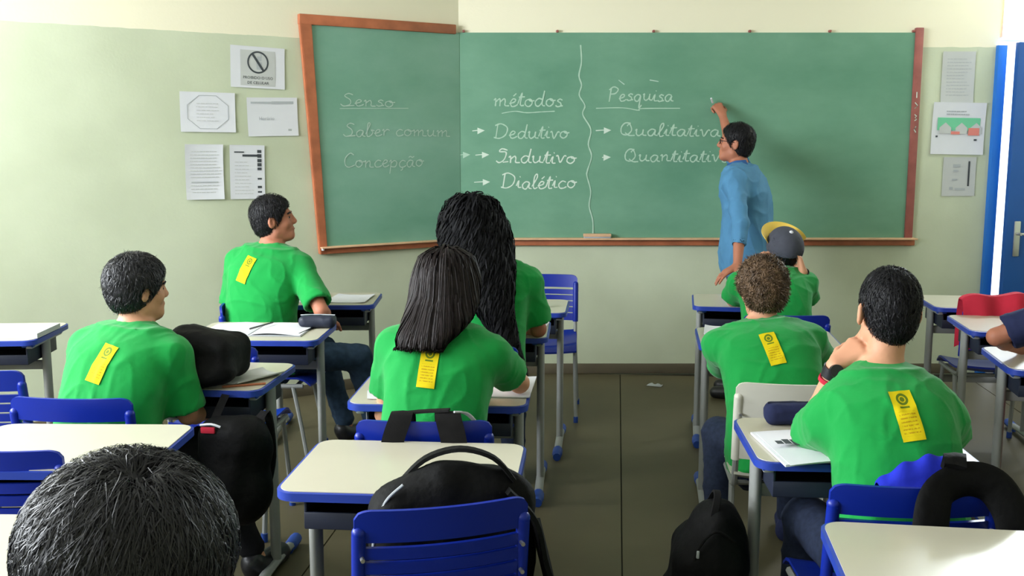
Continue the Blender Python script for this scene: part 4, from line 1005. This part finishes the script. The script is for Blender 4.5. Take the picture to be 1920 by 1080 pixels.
# --- boy in the cap
p = Person('boy in a charcoal and yellow cap, head propped on his hands, behind the brown-haired boy', 1.335, 4.99, 2, sc=.90, lean=18, head_yaw=-14, head_pitch=30, hip=.50, slouch=.04, h=.0075, wide=1.08, head_off=(.06, 0, -.03))
p.set_arm(-1, p.w(1.235, 5.16, .95), None, (.3, .1, .9), (-.9, 0, .2), 40, elbow=p.w(1.16, 5.26, .795)); p.set_arm(+1, p.w(1.485, 5.13, .96), None, (-.25, .1, .9), (.9, 0, .2), 40, elbow=p.w(1.545, 5.24, .795))
p.body(); p.shirt(seed=13); p.trousers('jeans').shoes()
p.short_hair('hair_black', .008, -.06, n=900)
F_ = Field(); F_.u(ell(p.H(0, -.014, .030), A3((.102, .124, .110)) * p.sc, p.HR)); F_.isect(plane(p.H(0, -.02, -.012), p.HR @ A3((0, -.35, -1)))); F_.sub(ell(p.H(0, -.014, .026), A3((.094, .116, .102)) * p.sc, p.HR))
cp, _, _ = field_obj(F_, .006, 'cap', 'greycap', p.root); cp['label'] = 'charcoal cap with yellow brim and white button'
def brim(u, v):
    an = math.radians(-84 + 168 * u); r0 = .099 + .056 * v * math.cos(an * .8); x = math.sin(an) * (r0 * 1.05); y = math.cos(an) * (r0 * 1.18) - .012
    return tuple(p.H(x, y, .040 + .030 * v))
m_ = MB(); m_.shell(brim, 24, 6, .004, tuple(p.HR @ A3((0, 0, 1)))).build('brim', 'yellowcap', cp)
m_ = MB(); m_.ball(tuple(p.H(.0, -.030, .136)), .011, 10).build('cap_button', 'paper', cp)
a = p.arm[+1]; ax = (a['W'] - a['E']) / np.linalg.norm(a['W'] - a['E']); band(p.root, a['W'] - ax * .01, ax, .027, .018, 'blackplastic', 'wristband')

# --- girl with straight hair
p = Person('girl with long straight dark hair in a green shirt, leaning on her right elbow', -.265, 3.13, 6, sc=.92, lean=10, roll=4, head_yaw=4, head_pitch=-8, head_roll=2, hip=.52, slouch=.03, h=.0065, wide=1.0)
p.set_arm(-1, p.w(-.42, 3.52, .79), (-.15, -.2, -1), None, (0, 0, 1), 20); p.set_arm(+1, p.w(-.07, 3.58, .80), None, None, (0, 0, 1), 20, elbow=p.w(.025, 3.37, .805))
p.body(); p.shirt(badge=(-.02, .425, 1, .062, .138), seed=14, loose=.016, sleeve=.66); p.trousers('jeans').shoes()
p.long_hair('hair_dark', [.062, .086, .106, .114, .108, .080], [-.185, -.15, -.10, -.04, .03, .09], [.032, .044, .064, .085, .09, .07], [-.195, -.170, -.115, -.055, -.02, -.01], [-.060, -.040, -.012, .0, 0, 0], n=2600, steps=15, wd=.005, jit=.05)

# --- girl with long curly hair
p = Person('girl with very long curly black hair in a green shirt, in front of the chalkboard', -.125, 4.28, 3, sc=.99, lean=8, roll=3, head_yaw=0, head_pitch=-3, head_off=(-.085, 0, .0), hip=.56, slouch=.02, h=.0075, skin='skin_dark', wide=.95)
p.set_arm(-1, p.w(-.26, 4.62, .80), (-.15, -.3, -1), None, (0, 0, 1), 20); p.set_arm(+1, p.w(.0, 4.62, .80), None, None, (0, 0, 1), 20, elbow=p.w(.115, 4.40, .80))
p.body(); p.shirt(seed=15, loose=.014); p.trousers('jeans').shoes()
p.long_hair('hair_curly', [.018, .030, .062, .118, .142, .130, .085], [-.60, -.46, -.32, -.18, -.06, .03, .10], [.025, .04, .055, .080, .105, .10, .07], [-.29, -.28, -.25, -.16, -.06, -.03, -.01], [.22, .17, .11, .055, .02, .005, 0], t=.026, n=2600, steps=22, wd=.006, curl=.011, jit=.12, amp=.008, scn=75, lift=.010)

# --- boy in profile by the wall
p = Person('boy in profile looking right to the board, green shirt, by the papers on the wall', -1.275, 5.02, 20, sc=.97, lean=6, roll=4, head_yaw=62, head_pitch=8, hip=.55, slouch=.03, h=.0065, skin='skin_dark', tw=-8)
p.set_arm(+1, p.w(-.95, 5.12, .72), None, None, (0, 0, 1), 20, elbow=p.w(-.93, 4.88, .80)); p.set_arm(-1, p.w(-1.36, 5.34, .72), (-.15, -.3, -1), None, (0, 0, 1), 20)
p.body(legs=((.12, .42, .51), (.40, .30, .51)), feet=((.22, .46, .085), (.46, .36, .085)))
p.shirt(badge=(-.055, .445, 14, .058, .134), seed=16, loose=.016); p.trousers('bluejeans').shoes()
p.short_hair('hair_black', .014, -.075, n=3000, length=.018, lift=.2)

# --- boy at the left
p = Person('boy at the left in a green shirt, head turned right showing his ear', -1.375, 3.30, 14, sc=.91, lean=14, roll=3, head_yaw=36, head_pitch=-2, hip=.495, slouch=.04, h=.0065, wide=1.05)
p.set_arm(+1, p.w(-1.13, 3.66, .62), None, None, (0, 0, 1), 20, elbow=p.w(-1.125, 3.42, .68)); p.set_arm(-1, p.w(-1.47, 3.66, .78), (-.15, -.3, -1), None, (0, 0, 1), 20)
p.body(legs=((-.10, .42, .50), (.12, .40, .50)), feet=((-.1, .42, .085), (.33, .40, .085)))
p.shirt(badge=(.008, .42, 11, .060, .140), seed=17, loose=.018, sleeve=.90, flare=1.2); p.trousers('blackpants').shoes()
p.short_hair('hair_fore', .019, -.075, (1.02, 1.03, 1.02), n=7500, length=.020, lift=.22, jit=.4, amp=.005, wd=.0018)

# --- large head in the foreground
p = Person('person seen from behind, only the top of a large black-haired head at the bottom left', -.490, 1.05, 5, sc=.96, lean=14, head_yaw=5, head_pitch=-8, hip=.50, slouch=.03, h=.009, group=None, head_off=(0, -.04, -.065))
p.set_arm(-1, p.w(-.55, 1.40, .76), (-.2, -.3, -1), None, (0, 0, 1), 20); p.set_arm(+1, p.w(-.25, 1.42, .76), (.2, -.3, -1), None, (0, 0, 1), 20)
p.body(face=False); p.shirt(seed=18); p.trousers('jeans').shoes()
p.short_hair('hair_fore', .027, -.085, (1.20, 1.05, 1.0), n=36000, length=.050, lift=.12, jit=.30, fly=.0, over=.009, amp=.012, sc_=48, curl=.003, wd=.0012, h=.005, seed=21, swirl=(.03, -.05, .12))

# --- teacher
p = Person('teacher in a blue shirt and glasses writing on the chalkboard', 1.475, 6.34, -66, sc=.97, lean=3, roll=-2, head_yaw=-8, head_pitch=6, hip=.925, slouch=.02, h=.0056, skin='skin_dark', group=None, wide=1.08)
p.set_arm(+1, p.w(1.405, 6.87, 1.80), (.3, .5, -1), p.w(1.36, 6.95, 1.90) - p.w(1.405, 6.87, 1.80), p.w(1.5, 6.3, 1.95) - p.w(1.405, 6.87, 1.80), 62, l1=.30, l2=.27)
p.set_arm(-1, p.w(1.31, 5.83, .845), (-.35, -.8, .1), p.w(1.22, 5.80, .80) - p.w(1.31, 5.83, .845), (0, 0, 1), 14, l1=.31, l2=.28)
p.body(legs=((-.09, .02, .48), (.09, .03, .48)), feet=((-.10, -.02, .085), (.10, .0, .085)))
p.shirt('denimshirt', long={-1: 1.52, 1: .96}, hem=-.13, loose=.024, infl=.020, name='button_shirt', seed=19, collar='denimcollar', amp=.006)
p.trousers('khaki').shoes()
p.short_hair('hair_black', .014, -.075, n=2600, length=.018, lift=.15)
# shirt collar band, undershirt, spectacles, chalk
m_ = MB(); c0 = p.neck0 + p.f * .006; P1 = []; P2 = []
def colf(u, v):
    an = math.radians(-60 + 300 * u) ; rr = (.066 + .026 * v) * p.sc
    return tuple(c0 + p.r * math.cos(an) * rr + p.f * math.sin(an) * rr + p.u_ * (.052 - .048 * v - .02 * max(0, math.sin(an))))
m_.shell(colf, 28, 4, .003, tuple(p.u_)).build('shirt_collar', 'denimcollar', p.root)
MB().tube([tuple(p.neck0 + p.f * .060 + p.u_ * .022 + p.r * q) for q in (-.03, 0, .03)], .010, 8, 3).build('undershirt', 'paper', p.root)
gl = MB()
for sd in (-1, 1):
    pts = [tuple(p.H(sd * .032 + .021 * math.cos(q), .098 - .006 * abs(math.cos(q)), -.002 + .015 * math.sin(q))) for q in np.linspace(0, 2 * PI, 13)]
    gl.tube(pts, .0022, 6); gl.tube([p.H(sd * .053, .094, .004), p.H(sd * .078, .05, .004), p.H(sd * .082, .0, .0)], .0022, 6, 3)
gl.tube([p.H(-.011, .102, .0), p.H(.011, .102, .0)], .0022, 6); gl.build('spectacles', 'blackplastic', p.root)
chalk = tag(MB().cyl((0, 0, -.026), (0, 0, .026), .006, n=10).build('chalk_stick', 'paper'), 'short white chalk stick in the teacher\'s raised hand', 'chalk')
chalk.location = (1.345, 6.93, 1.892); chalk.rotation_euler = (.9, -.6, 0)

# --- person at the right frame edge
p = Person('person at the right frame edge in dark clothes, bare elbow on the desk', 2.25, 3.62, 8, sc=.97, lean=14, head_yaw=0, hip=.55, slouch=.03, h=.0085, skin='skin_dark', group=None)
p.set_arm(-1, p.w(2.06, 4.02, .79), (-1.0, -.3, -.1), p.w(2.3, 4.1, .79) - p.w(2.06, 4.02, .79), (0, 0, 1), 20); p.set_arm(+1, p.w(2.45, 4.0, .79), (1, -.3, -.3), None, (0, 0, 1), 20)
p.body(face=False); p.shirt('navycloth', seed=20); p.trousers('redcloth').shoes(); p.short_hair('hair_black', n=900)

# ------------------------------------------------------------------ bags and clothes on the chairs
def webbing(pts, wd, th, name, parent, material='bagstrap', n=5, side=(1, 0, 0)):
    """flat strap swept along a path; `side` gives the direction of its width"""
    P = catmull(pts, n); m_ = MB(); rows = []; sd = Vector(side).normalized()
    for i, q in enumerate(P):
        d = (P[min(i + 1, len(P) - 1)] - P[max(i - 1, 0)]).normalized(); s_ = (sd - d * sd.dot(d)).normalized(); nn = d.cross(s_)
        rows.append([m_.bm.verts.new(q + s_ * a * wd / 2 + nn * b * th / 2) for a, b in ((-1, -.4), (-.8, 1), (.8, 1), (1, -.4), (0, -1))])
    for a, b in zip(rows, rows[1:]):
        for k in range(5): m_.bm.faces.new((a[k], a[(k + 1) % 5], b[(k + 1) % 5], b[k]))
    m_.bm.faces.new(rows[0][::-1]); m_.bm.faces.new(rows[-1]); return m_.build(name, material, parent)
def bag_body(prims, h=.009, amp=.006, sc=28, seed=2, material='bag', name='backpack', subs=()):
    F_ = Field()
    for pr, k in prims: F_.u(pr, k)
    for pr, k in subs: F_.sub(pr, k)
    V, Q = F_.surf(h); N = vnormals(V, Q)
    V = V + N * ((wob(V, sc, seed) * amp) + (.5 - np.abs(wob(V * A3((1, 1, .6)), sc * 1.3, seed + 5))) * amp * .9)[:, None]
    return link(name, fast_mesh(name, V, Q), material), F_
# foreground backpack, on the near chair
o, F_ = bag_body([(rbx((0, 0, .16), (.19, .070, .17), .06), 0), (ell((.02, 0, .310), (.175, .075, .085)), .03)], amp=.011, sc=20)
o.location = (-.150, 2.335, .468); o.rotation_euler = (0, math.radians(2), math.radians(9))
tag(o, 'large black backpack sitting on the foreground chair', 'backpack', 'school bags')
webbing([(-.13, .03, .33), (-.07, .02, .395), (.01, .0, .425), (.09, -.02, .408), (.14, -.03, .355)], .030, .012, 'handle', o, 'bag', side=(0, 1, 0))
MB().tube([(-.193, -.040, .18), (-.187, -.045, .25), (-.165, -.047, .315), (-.125, -.046, .355)], .0035, 6, 5).build('zipper', 'ink_light', o)
webbing([(.12, -.05, .34), (.185, -.055, .27), (.215, -.06, .16), (.26, -.06, .05), (.31, -.05, -.06), (.34, -.04, -.16)], .075, .016, 'shoulder_strap', o, 'bag', side=(0, 1, 0))
webbing([(.20, .0, .24), (.235, -.03, .10), (.27, -.04, -.05), (.30, -.03, -.18)], .09, .016, 'shoulder_strap', o, 'bag', side=(.3, 1, 0))
# slumped backpack on a desk
o, F_ = bag_body([(rbx((0, 0, .085), (.150, .115, .080), .035, rotm('y', -8)), 0), (rbx((.04, .0, .145), (.10, .09, .05), .03, rotm('y', 14)), .03), (ell((-.13, -.02, .07), (.07, .08, .06)), .05), (ell((.03, -.09, .05), (.12, .06, .05)), .04)], amp=.012, sc=20, seed=4)
o.location = (-1.145, 3.575, .762); o.scale = (1.15, 1, .94); o.rotation_euler = (0, 0, math.radians(-10)); tag(o, 'slumped black backpack lying on the desk beside the boy at the left', 'backpack', 'school bags')
webbing([(-.14, -.04, .12), (-.20, -.06, .10), (-.22, -.07, .04)], .03, .006, 'strap', o, side=(0, 1, 0)); webbing([(-.13, .02, .13), (-.08, -.02, .165), (-.02, -.05, .17), (.05, -.08, .13)], .035, .008, 'strap', o, 'bluejacket', side=(1, 0, 0))
# bag hanging at the edge of that desk
o, F_ = bag_body([(rbx((0, 0, -.22), (.105, .075, .17), .06), 0), (ell((.02, -.02, -.30), (.12, .085, .12)), .05), (ell((.07, 0, -.15), (.07, .06, .09)), .04)], amp=.008, sc=24, seed=6)
o.location = (-.955, 3.335, .745); o.rotation_euler = (0, 0, math.radians(-8)); tag(o, 'black bag with a small red tag hanging right of the boy at the left', 'bag', 'school bags')
webbing([(-.06, .0, -.07), (-.055, .06, -.02), (-.05, .085, .005)], .030, .006, 'strap', o); webbing([(.08, .0, -.10), (.11, .05, -.04), (.12, .06, -.20), (.10, .03, -.33)], .030, .008, 'strap', o)
MB().box((-.045, -.078, -.075), (.05, .01, .022), .004).build('red_tag', 'redcloth', o); MB().tube([(-.07, -.08, -.058), (-.03, -.085, -.052), (.0, -.08, -.062)], .004, 6, 3).build('white_cord', 'paper', o)
# backpack standing on the floor in the aisle
o, F_ = bag_body([(rbx((0, 0, .24), (.105, .150, .235), .07), 0), (ell((.02, .0, .46), (.085, .125, .12)), .05), (rbx((-.085, -.02, .19), (.045, .11, .13), .04), .03)], amp=.005, seed=8)
o.location = (.555, 2.84, .005); o.rotation_euler = (0, math.radians(3), math.radians(-6)); tag(o, 'tall black backpack standing on the floor in the middle aisle', 'backpack', 'school bags')
webbing([(.0, .05, .56), (.01, .02, .60), (.01, -.03, .60), (.0, -.06, .55)], .022, .010, 'handle', o); MB().tube([(-.06, -.13, .30), (-.05, -.135, .46), (.0, -.12, .53), (.06, -.11, .50)], .004, 6, 4).build('zipper', 'bagstrap', o)
for q in ((-.045, -.148, .47), (.025, -.152, .37)): MB().box(q, (.008, .006, .022), .002).build('zip_pull', 'ink_light', o)
# bag hanging on the chair of the girl with straight hair
o, F_ = bag_body([(rbx((0, -.085, -.30), (.17, .075, .20), .06), 0)], amp=.006, seed=9, material='bagstrap')
o.location = (-.268, 2.862, .815); o.rotation_euler = (0, 0, math.radians(-2)); tag(o, 'dark bag hung by two straps on the chair of the girl with straight hair', 'bag', 'school bags')
for a, b_, wd in ((-.055, -.085, .065), (.085, .115, .075)):
    webbing([(b_, -.06, -.16), (b_ * .9, -.035, -.06), (a, -.012, .010), (a * .95, .012, .022), (a * .9, .035, .010), (a * .9, .048, -.05)], wd, .008, 'shoulder_strap', o)
webbing([(-.055, .01, .018), (.0, .02, .022), (.085, .01, .030)], .03, .008, 'cross_strap', o, side=(0, 1, 0)); webbing([(.10, .0, .028), (.135, .02, .018), (.165, .03, -.02), (.17, .04, -.06)], .012, .006, 'webbing_loop', o, 'ink_light')
# bag and blue jacket on the chair of the boy with the watch
o, F_ = bag_body([(rbx((0.02, -.095, -.30), (.16, .08, .19), .06), 0)], amp=.006, seed=10)
o.location = (1.055, 2.308, .815); o.rotation_euler = (0, 0, math.radians(-2)); tag(o, 'black bag hung by wide straps on the chair of the boy with a wristwatch', 'bag', 'school bags')
MB().tube([(-.085, -.085, -.20), (-.080, -.06, -.08), (-.060, -.035, -.015), (-.015, -.015, .012), (.035, -.01, .018), (.080, -.015, .0), (.108, -.035, -.045), (.115, -.06, -.10), (.115, -.085, -.20)], .043, 12, 6, flat=.014, up=(0, 1, 0)).build('shoulder_strap', 'bag', o)
webbing([(-.02, -.03, .055), (-.01, .0, .068), (.0, .03, .06), (.0, .055, .0)], .05, .012, 'grab_handle', o, 'bag')
def jk(u, v):
    x = -.125 + .25 * u; e = 1 - abs(2 * u - 1) ** 2.2; hgt = .078 * (e ** .8) * (.55 + .45 * u)
    y = .085 - .085 * v; z = hgt * math.sin(PI * min(1, v * 1.05)) ** .7 - .015 - .09 * max(0, 1 - 2 * v) ** 3 + .006 * math.sin(u * 26 + v * 3) * (1 - abs(2 * v - 1))
    return (x, y, z)
o = tag(MB().shell(jk, 36, 18, .006, (0, 0, 1)).build('jacket', 'bluejacket'), 'bright blue jacket bunched over the chair behind the boy with a wristwatch', 'jacket'); o.location = (1.015, 2.335, .812); o.rotation_euler = (0, math.radians(-4), math.radians(-2))
# red jacket over the far right chair
def rj(u, v):
    x = -.235 + .47 * u; t_ = (v - .5) * 2; zz = .028 * math.sin(PI * u) ** .5 + .010 * math.sin(u * 14) - (.33 + .10 * u) * max(0, abs(t_) - .22); y = .075 * math.tanh(t_ * 2.2) + .012 * math.sin(u * 19 + 3 * v)
    return (x, y, zz)
o = tag(MB().shell(rj, 30, 24, .006, (0, 0, 1)).build('jacket', 'redcloth'), 'red jacket draped over the chair at the right below the blue door', 'jacket'); o.location = (2.50, 5.02, .828); o.rotation_euler = (0, 0, math.radians(-8))

# ------------------------------------------------------------------ things on the desks
ZT = .7608
def sheet(name, label, x, y, w_, d_, yaw, th=.0012, curl=0.0, material='paper', cat='paper', group=None, z=ZT):
    o = tag(MB().shell(lambda u, v: ((u - .5) * w_, (v - .5) * d_, .0004 + curl * abs(2 * u - 1) ** 3), 8, 4, th, (0, 0, 1)).build(name, material), label, cat, group)
    o.location = (x, y, z); o.rotation_euler = (0, 0, -math.radians(yaw)); return o
def notebook(label, x, y, yaw, w_=.40, d_=.27, group='open notebooks and papers on desks'):
    t = tag(empty('notebook', (x, y, ZT), -math.radians(yaw)), label, 'notebook', group)
    MB().box((0, 0, .0025), (w_ + .008, d_ + .008, .004), .001).build('cover', 'ink_light', t)
    for sd in (-1, 1):
        MB().shell(lambda u, v: (sd * (.004 + u * (w_ / 2 - .004)), (v - .5) * d_, .005 + .012 * math.sin(PI * min(1, u * 1.1)) ** .8 * (1 - u * .6)), 10, 4, .0012, (0, 0, 1)).build('page', 'paper', t)
    return t
t = notebook('open white notebook with a pencil on the desk behind the boy in profile', -1.165, 4.57, 3, .46, .27)
o = tag(MB().cyl((0, 0, .004), (0, .17, .004), .004, n=8).cyl((0, .17, .004), (0, .185, .004), .004, .0008, 8).build('pencil', 'blackplastic'), 'dark pencil lying across the open notebook', 'pencil'); o.location = (-1.18, 4.49, .7805); o.rotation_euler = (0, 0, math.radians(-22))
o = tag(MB().cyl((0, 0, .004), (0, .19, .004), .0045, n=8).build('pen', 'blackplastic'), 'dark pen at the right edge of the open notebook', 'pen'); o.location = (-.955, 4.47, ZT); o.rotation_euler = (0, 0, math.radians(-12))
F_ = Field(); F_.u(rbx((0, 0, .030), (.085, .045, .028), .025)); o, _, _ = field_obj(F_, .006, 'pencil_case', 'plastic_navy', None, .002, 40)
tag(o, 'dark pencil case by the elbow of the boy in profile', 'pencil case', 'pencil cases'); o.location = (-.905, 4.655, ZT); MB().tube([(-.08, 0, .058), (0, 0, .0605), (.08, 0, .058)], .003, 6, 3).build('zipper', 'ink_light', o)
F_ = Field(); F_.u(rbx((0, 0, .034), (.11, .038, .033), .026)); o, _, _ = field_obj(F_, .006, 'pencil_case', 'navycloth', None, .0015, 40)
tag(o, 'navy pencil case in front of the boy with a wristwatch', 'pencil case', 'pencil cases'); o.location = (.885, 3.02, ZT); o.rotation_euler = (0, 0, math.radians(-3)); MB().tube([(-.10, 0, .066), (0, 0, .069), (.10, 0, .066)], .003, 6, 3).build('zipper', 'plastic_navy', o)
bk = tag(empty('booklet', (.862, 2.765, ZT), math.radians(4)), 'open printed booklet under the left arm of the boy with a wristwatch', 'booklet', 'open notebooks and papers on desks')
MB().shell(lambda u, v: (-.145 + .30 * u, -.155 + .31 * v, .001 + .010 * math.sin(PI * u) * (1 - v * .5) + (.012 if v < .1 else 0) * 0), 12, 8, .006, (0, 0, 1)).build('page', 'paper', bk)
MB().shell(lambda u, v: (-.135 + .29 * u, -.165 + .30 * v, .0085 + .010 * math.sin(PI * u) * (1 - v * .5)), 12, 8, .0008, (0, 0, 1)).build('page', 'paper', bk)
m_ = MB()
for k in range(9): m_.box((-.112 + .022 * k, -.005 + .006 * math.sin(k * 2.1), .0215 + .003 * math.sin(PI * (k / 9 * .6 + .25))), (.019, .028 + .012 * (k % 3), .0008))
m_.build('printed_picture', 'ink', bk, False)
sheet('paper_sheet', 'white sheet on the front desk nearest the boy in profile', -.885, 5.51, .21, .28, 4, .003, .006, group='loose sheets'); sheet('paper_sheet', 'second white sheet on that front desk, partly behind the boy in profile', -1.12, 5.53, .21, .28, -6, .002, .004, group='loose sheets')
sheet('paper_stack', 'thick stack of pale paper on the desk at the left frame edge', -2.315, 4.50, .44, .26, -3, .022, .0, 'paper_grey', 'paper stack')
o = tag(MB().box((0, 0, .016), (.075, .055, .032), .004).build('small_box', 'paper'), 'small white and red box on the front middle desk', 'box'); o.location = (.125, 5.22, ZT); o.rotation_euler = (0, 0, .3); MB().box((0, 0, .0035), (.0765, .0565, .006), .001).build('red_band', 'redcloth', o)
sheet('paper_sheet', 'white sheet under the right arm of the girl with straight hair', -.035, 3.49, .22, .30, 6, .004, .003, group='loose sheets')
sheet('paper_sheet', 'white slip beside the phone on the left of the straight-haired girl\'s desk', -.415, 3.38, .16, .11, -8, .002, .003, group='loose sheets')
o = tag(MB().box((0, 0, .005), (.07, .14, .009), .003).build('mobile_phone', 'blackplastic'), 'dark phone on the desk left of the girl with straight hair', 'phone'); MB().box((0, 0, .0098), (.06, .12, .0008)).build('screen', 'ink', o); o.location = (-.435, 3.51, ZT); o.rotation_euler = (0, 0, -.5)
sheet('paper_sheet', 'white paper at the left edge of the desk of the brown-haired boy', .945, 4.53, .14, .20, 12, .010, .006, group='loose sheets')
sheet('paper_sheet', 'white paper right of the forearm of the girl with curly hair', .075, 4.66, .17, .22, 10, .005, .003, group='loose sheets')
sheet('paper_sheet', 'grey crumpled sheet beside the slumped backpack', -.955, 3.62, .12, .22, 35, .004, .012, 'paper_grey', group='loose sheets')
o = tag(MB().cyl((0, 0, .004), (0, .15, .004), .004, n=8).build('pencil', 'wood'), 'brown pencil near the slumped backpack', 'pencil'); o.location = (-1.02, 3.48, ZT); o.rotation_euler = (0, 0, math.radians(-70))
o = tag(MB().shell(lambda u, v: ((u - .5) * .10, (v - .5) * .05, .002 + .010 * math.sin(7 * u) ** 2 * v), 8, 5, .001, (0, 0, 1)).build('paper_scrap', 'ink_light'), 'small pale paper scrap on the floor near the front wall', 'paper'); o.location = (.955, 6.62, .001); o.rotation_euler = (0, 0, -.4)
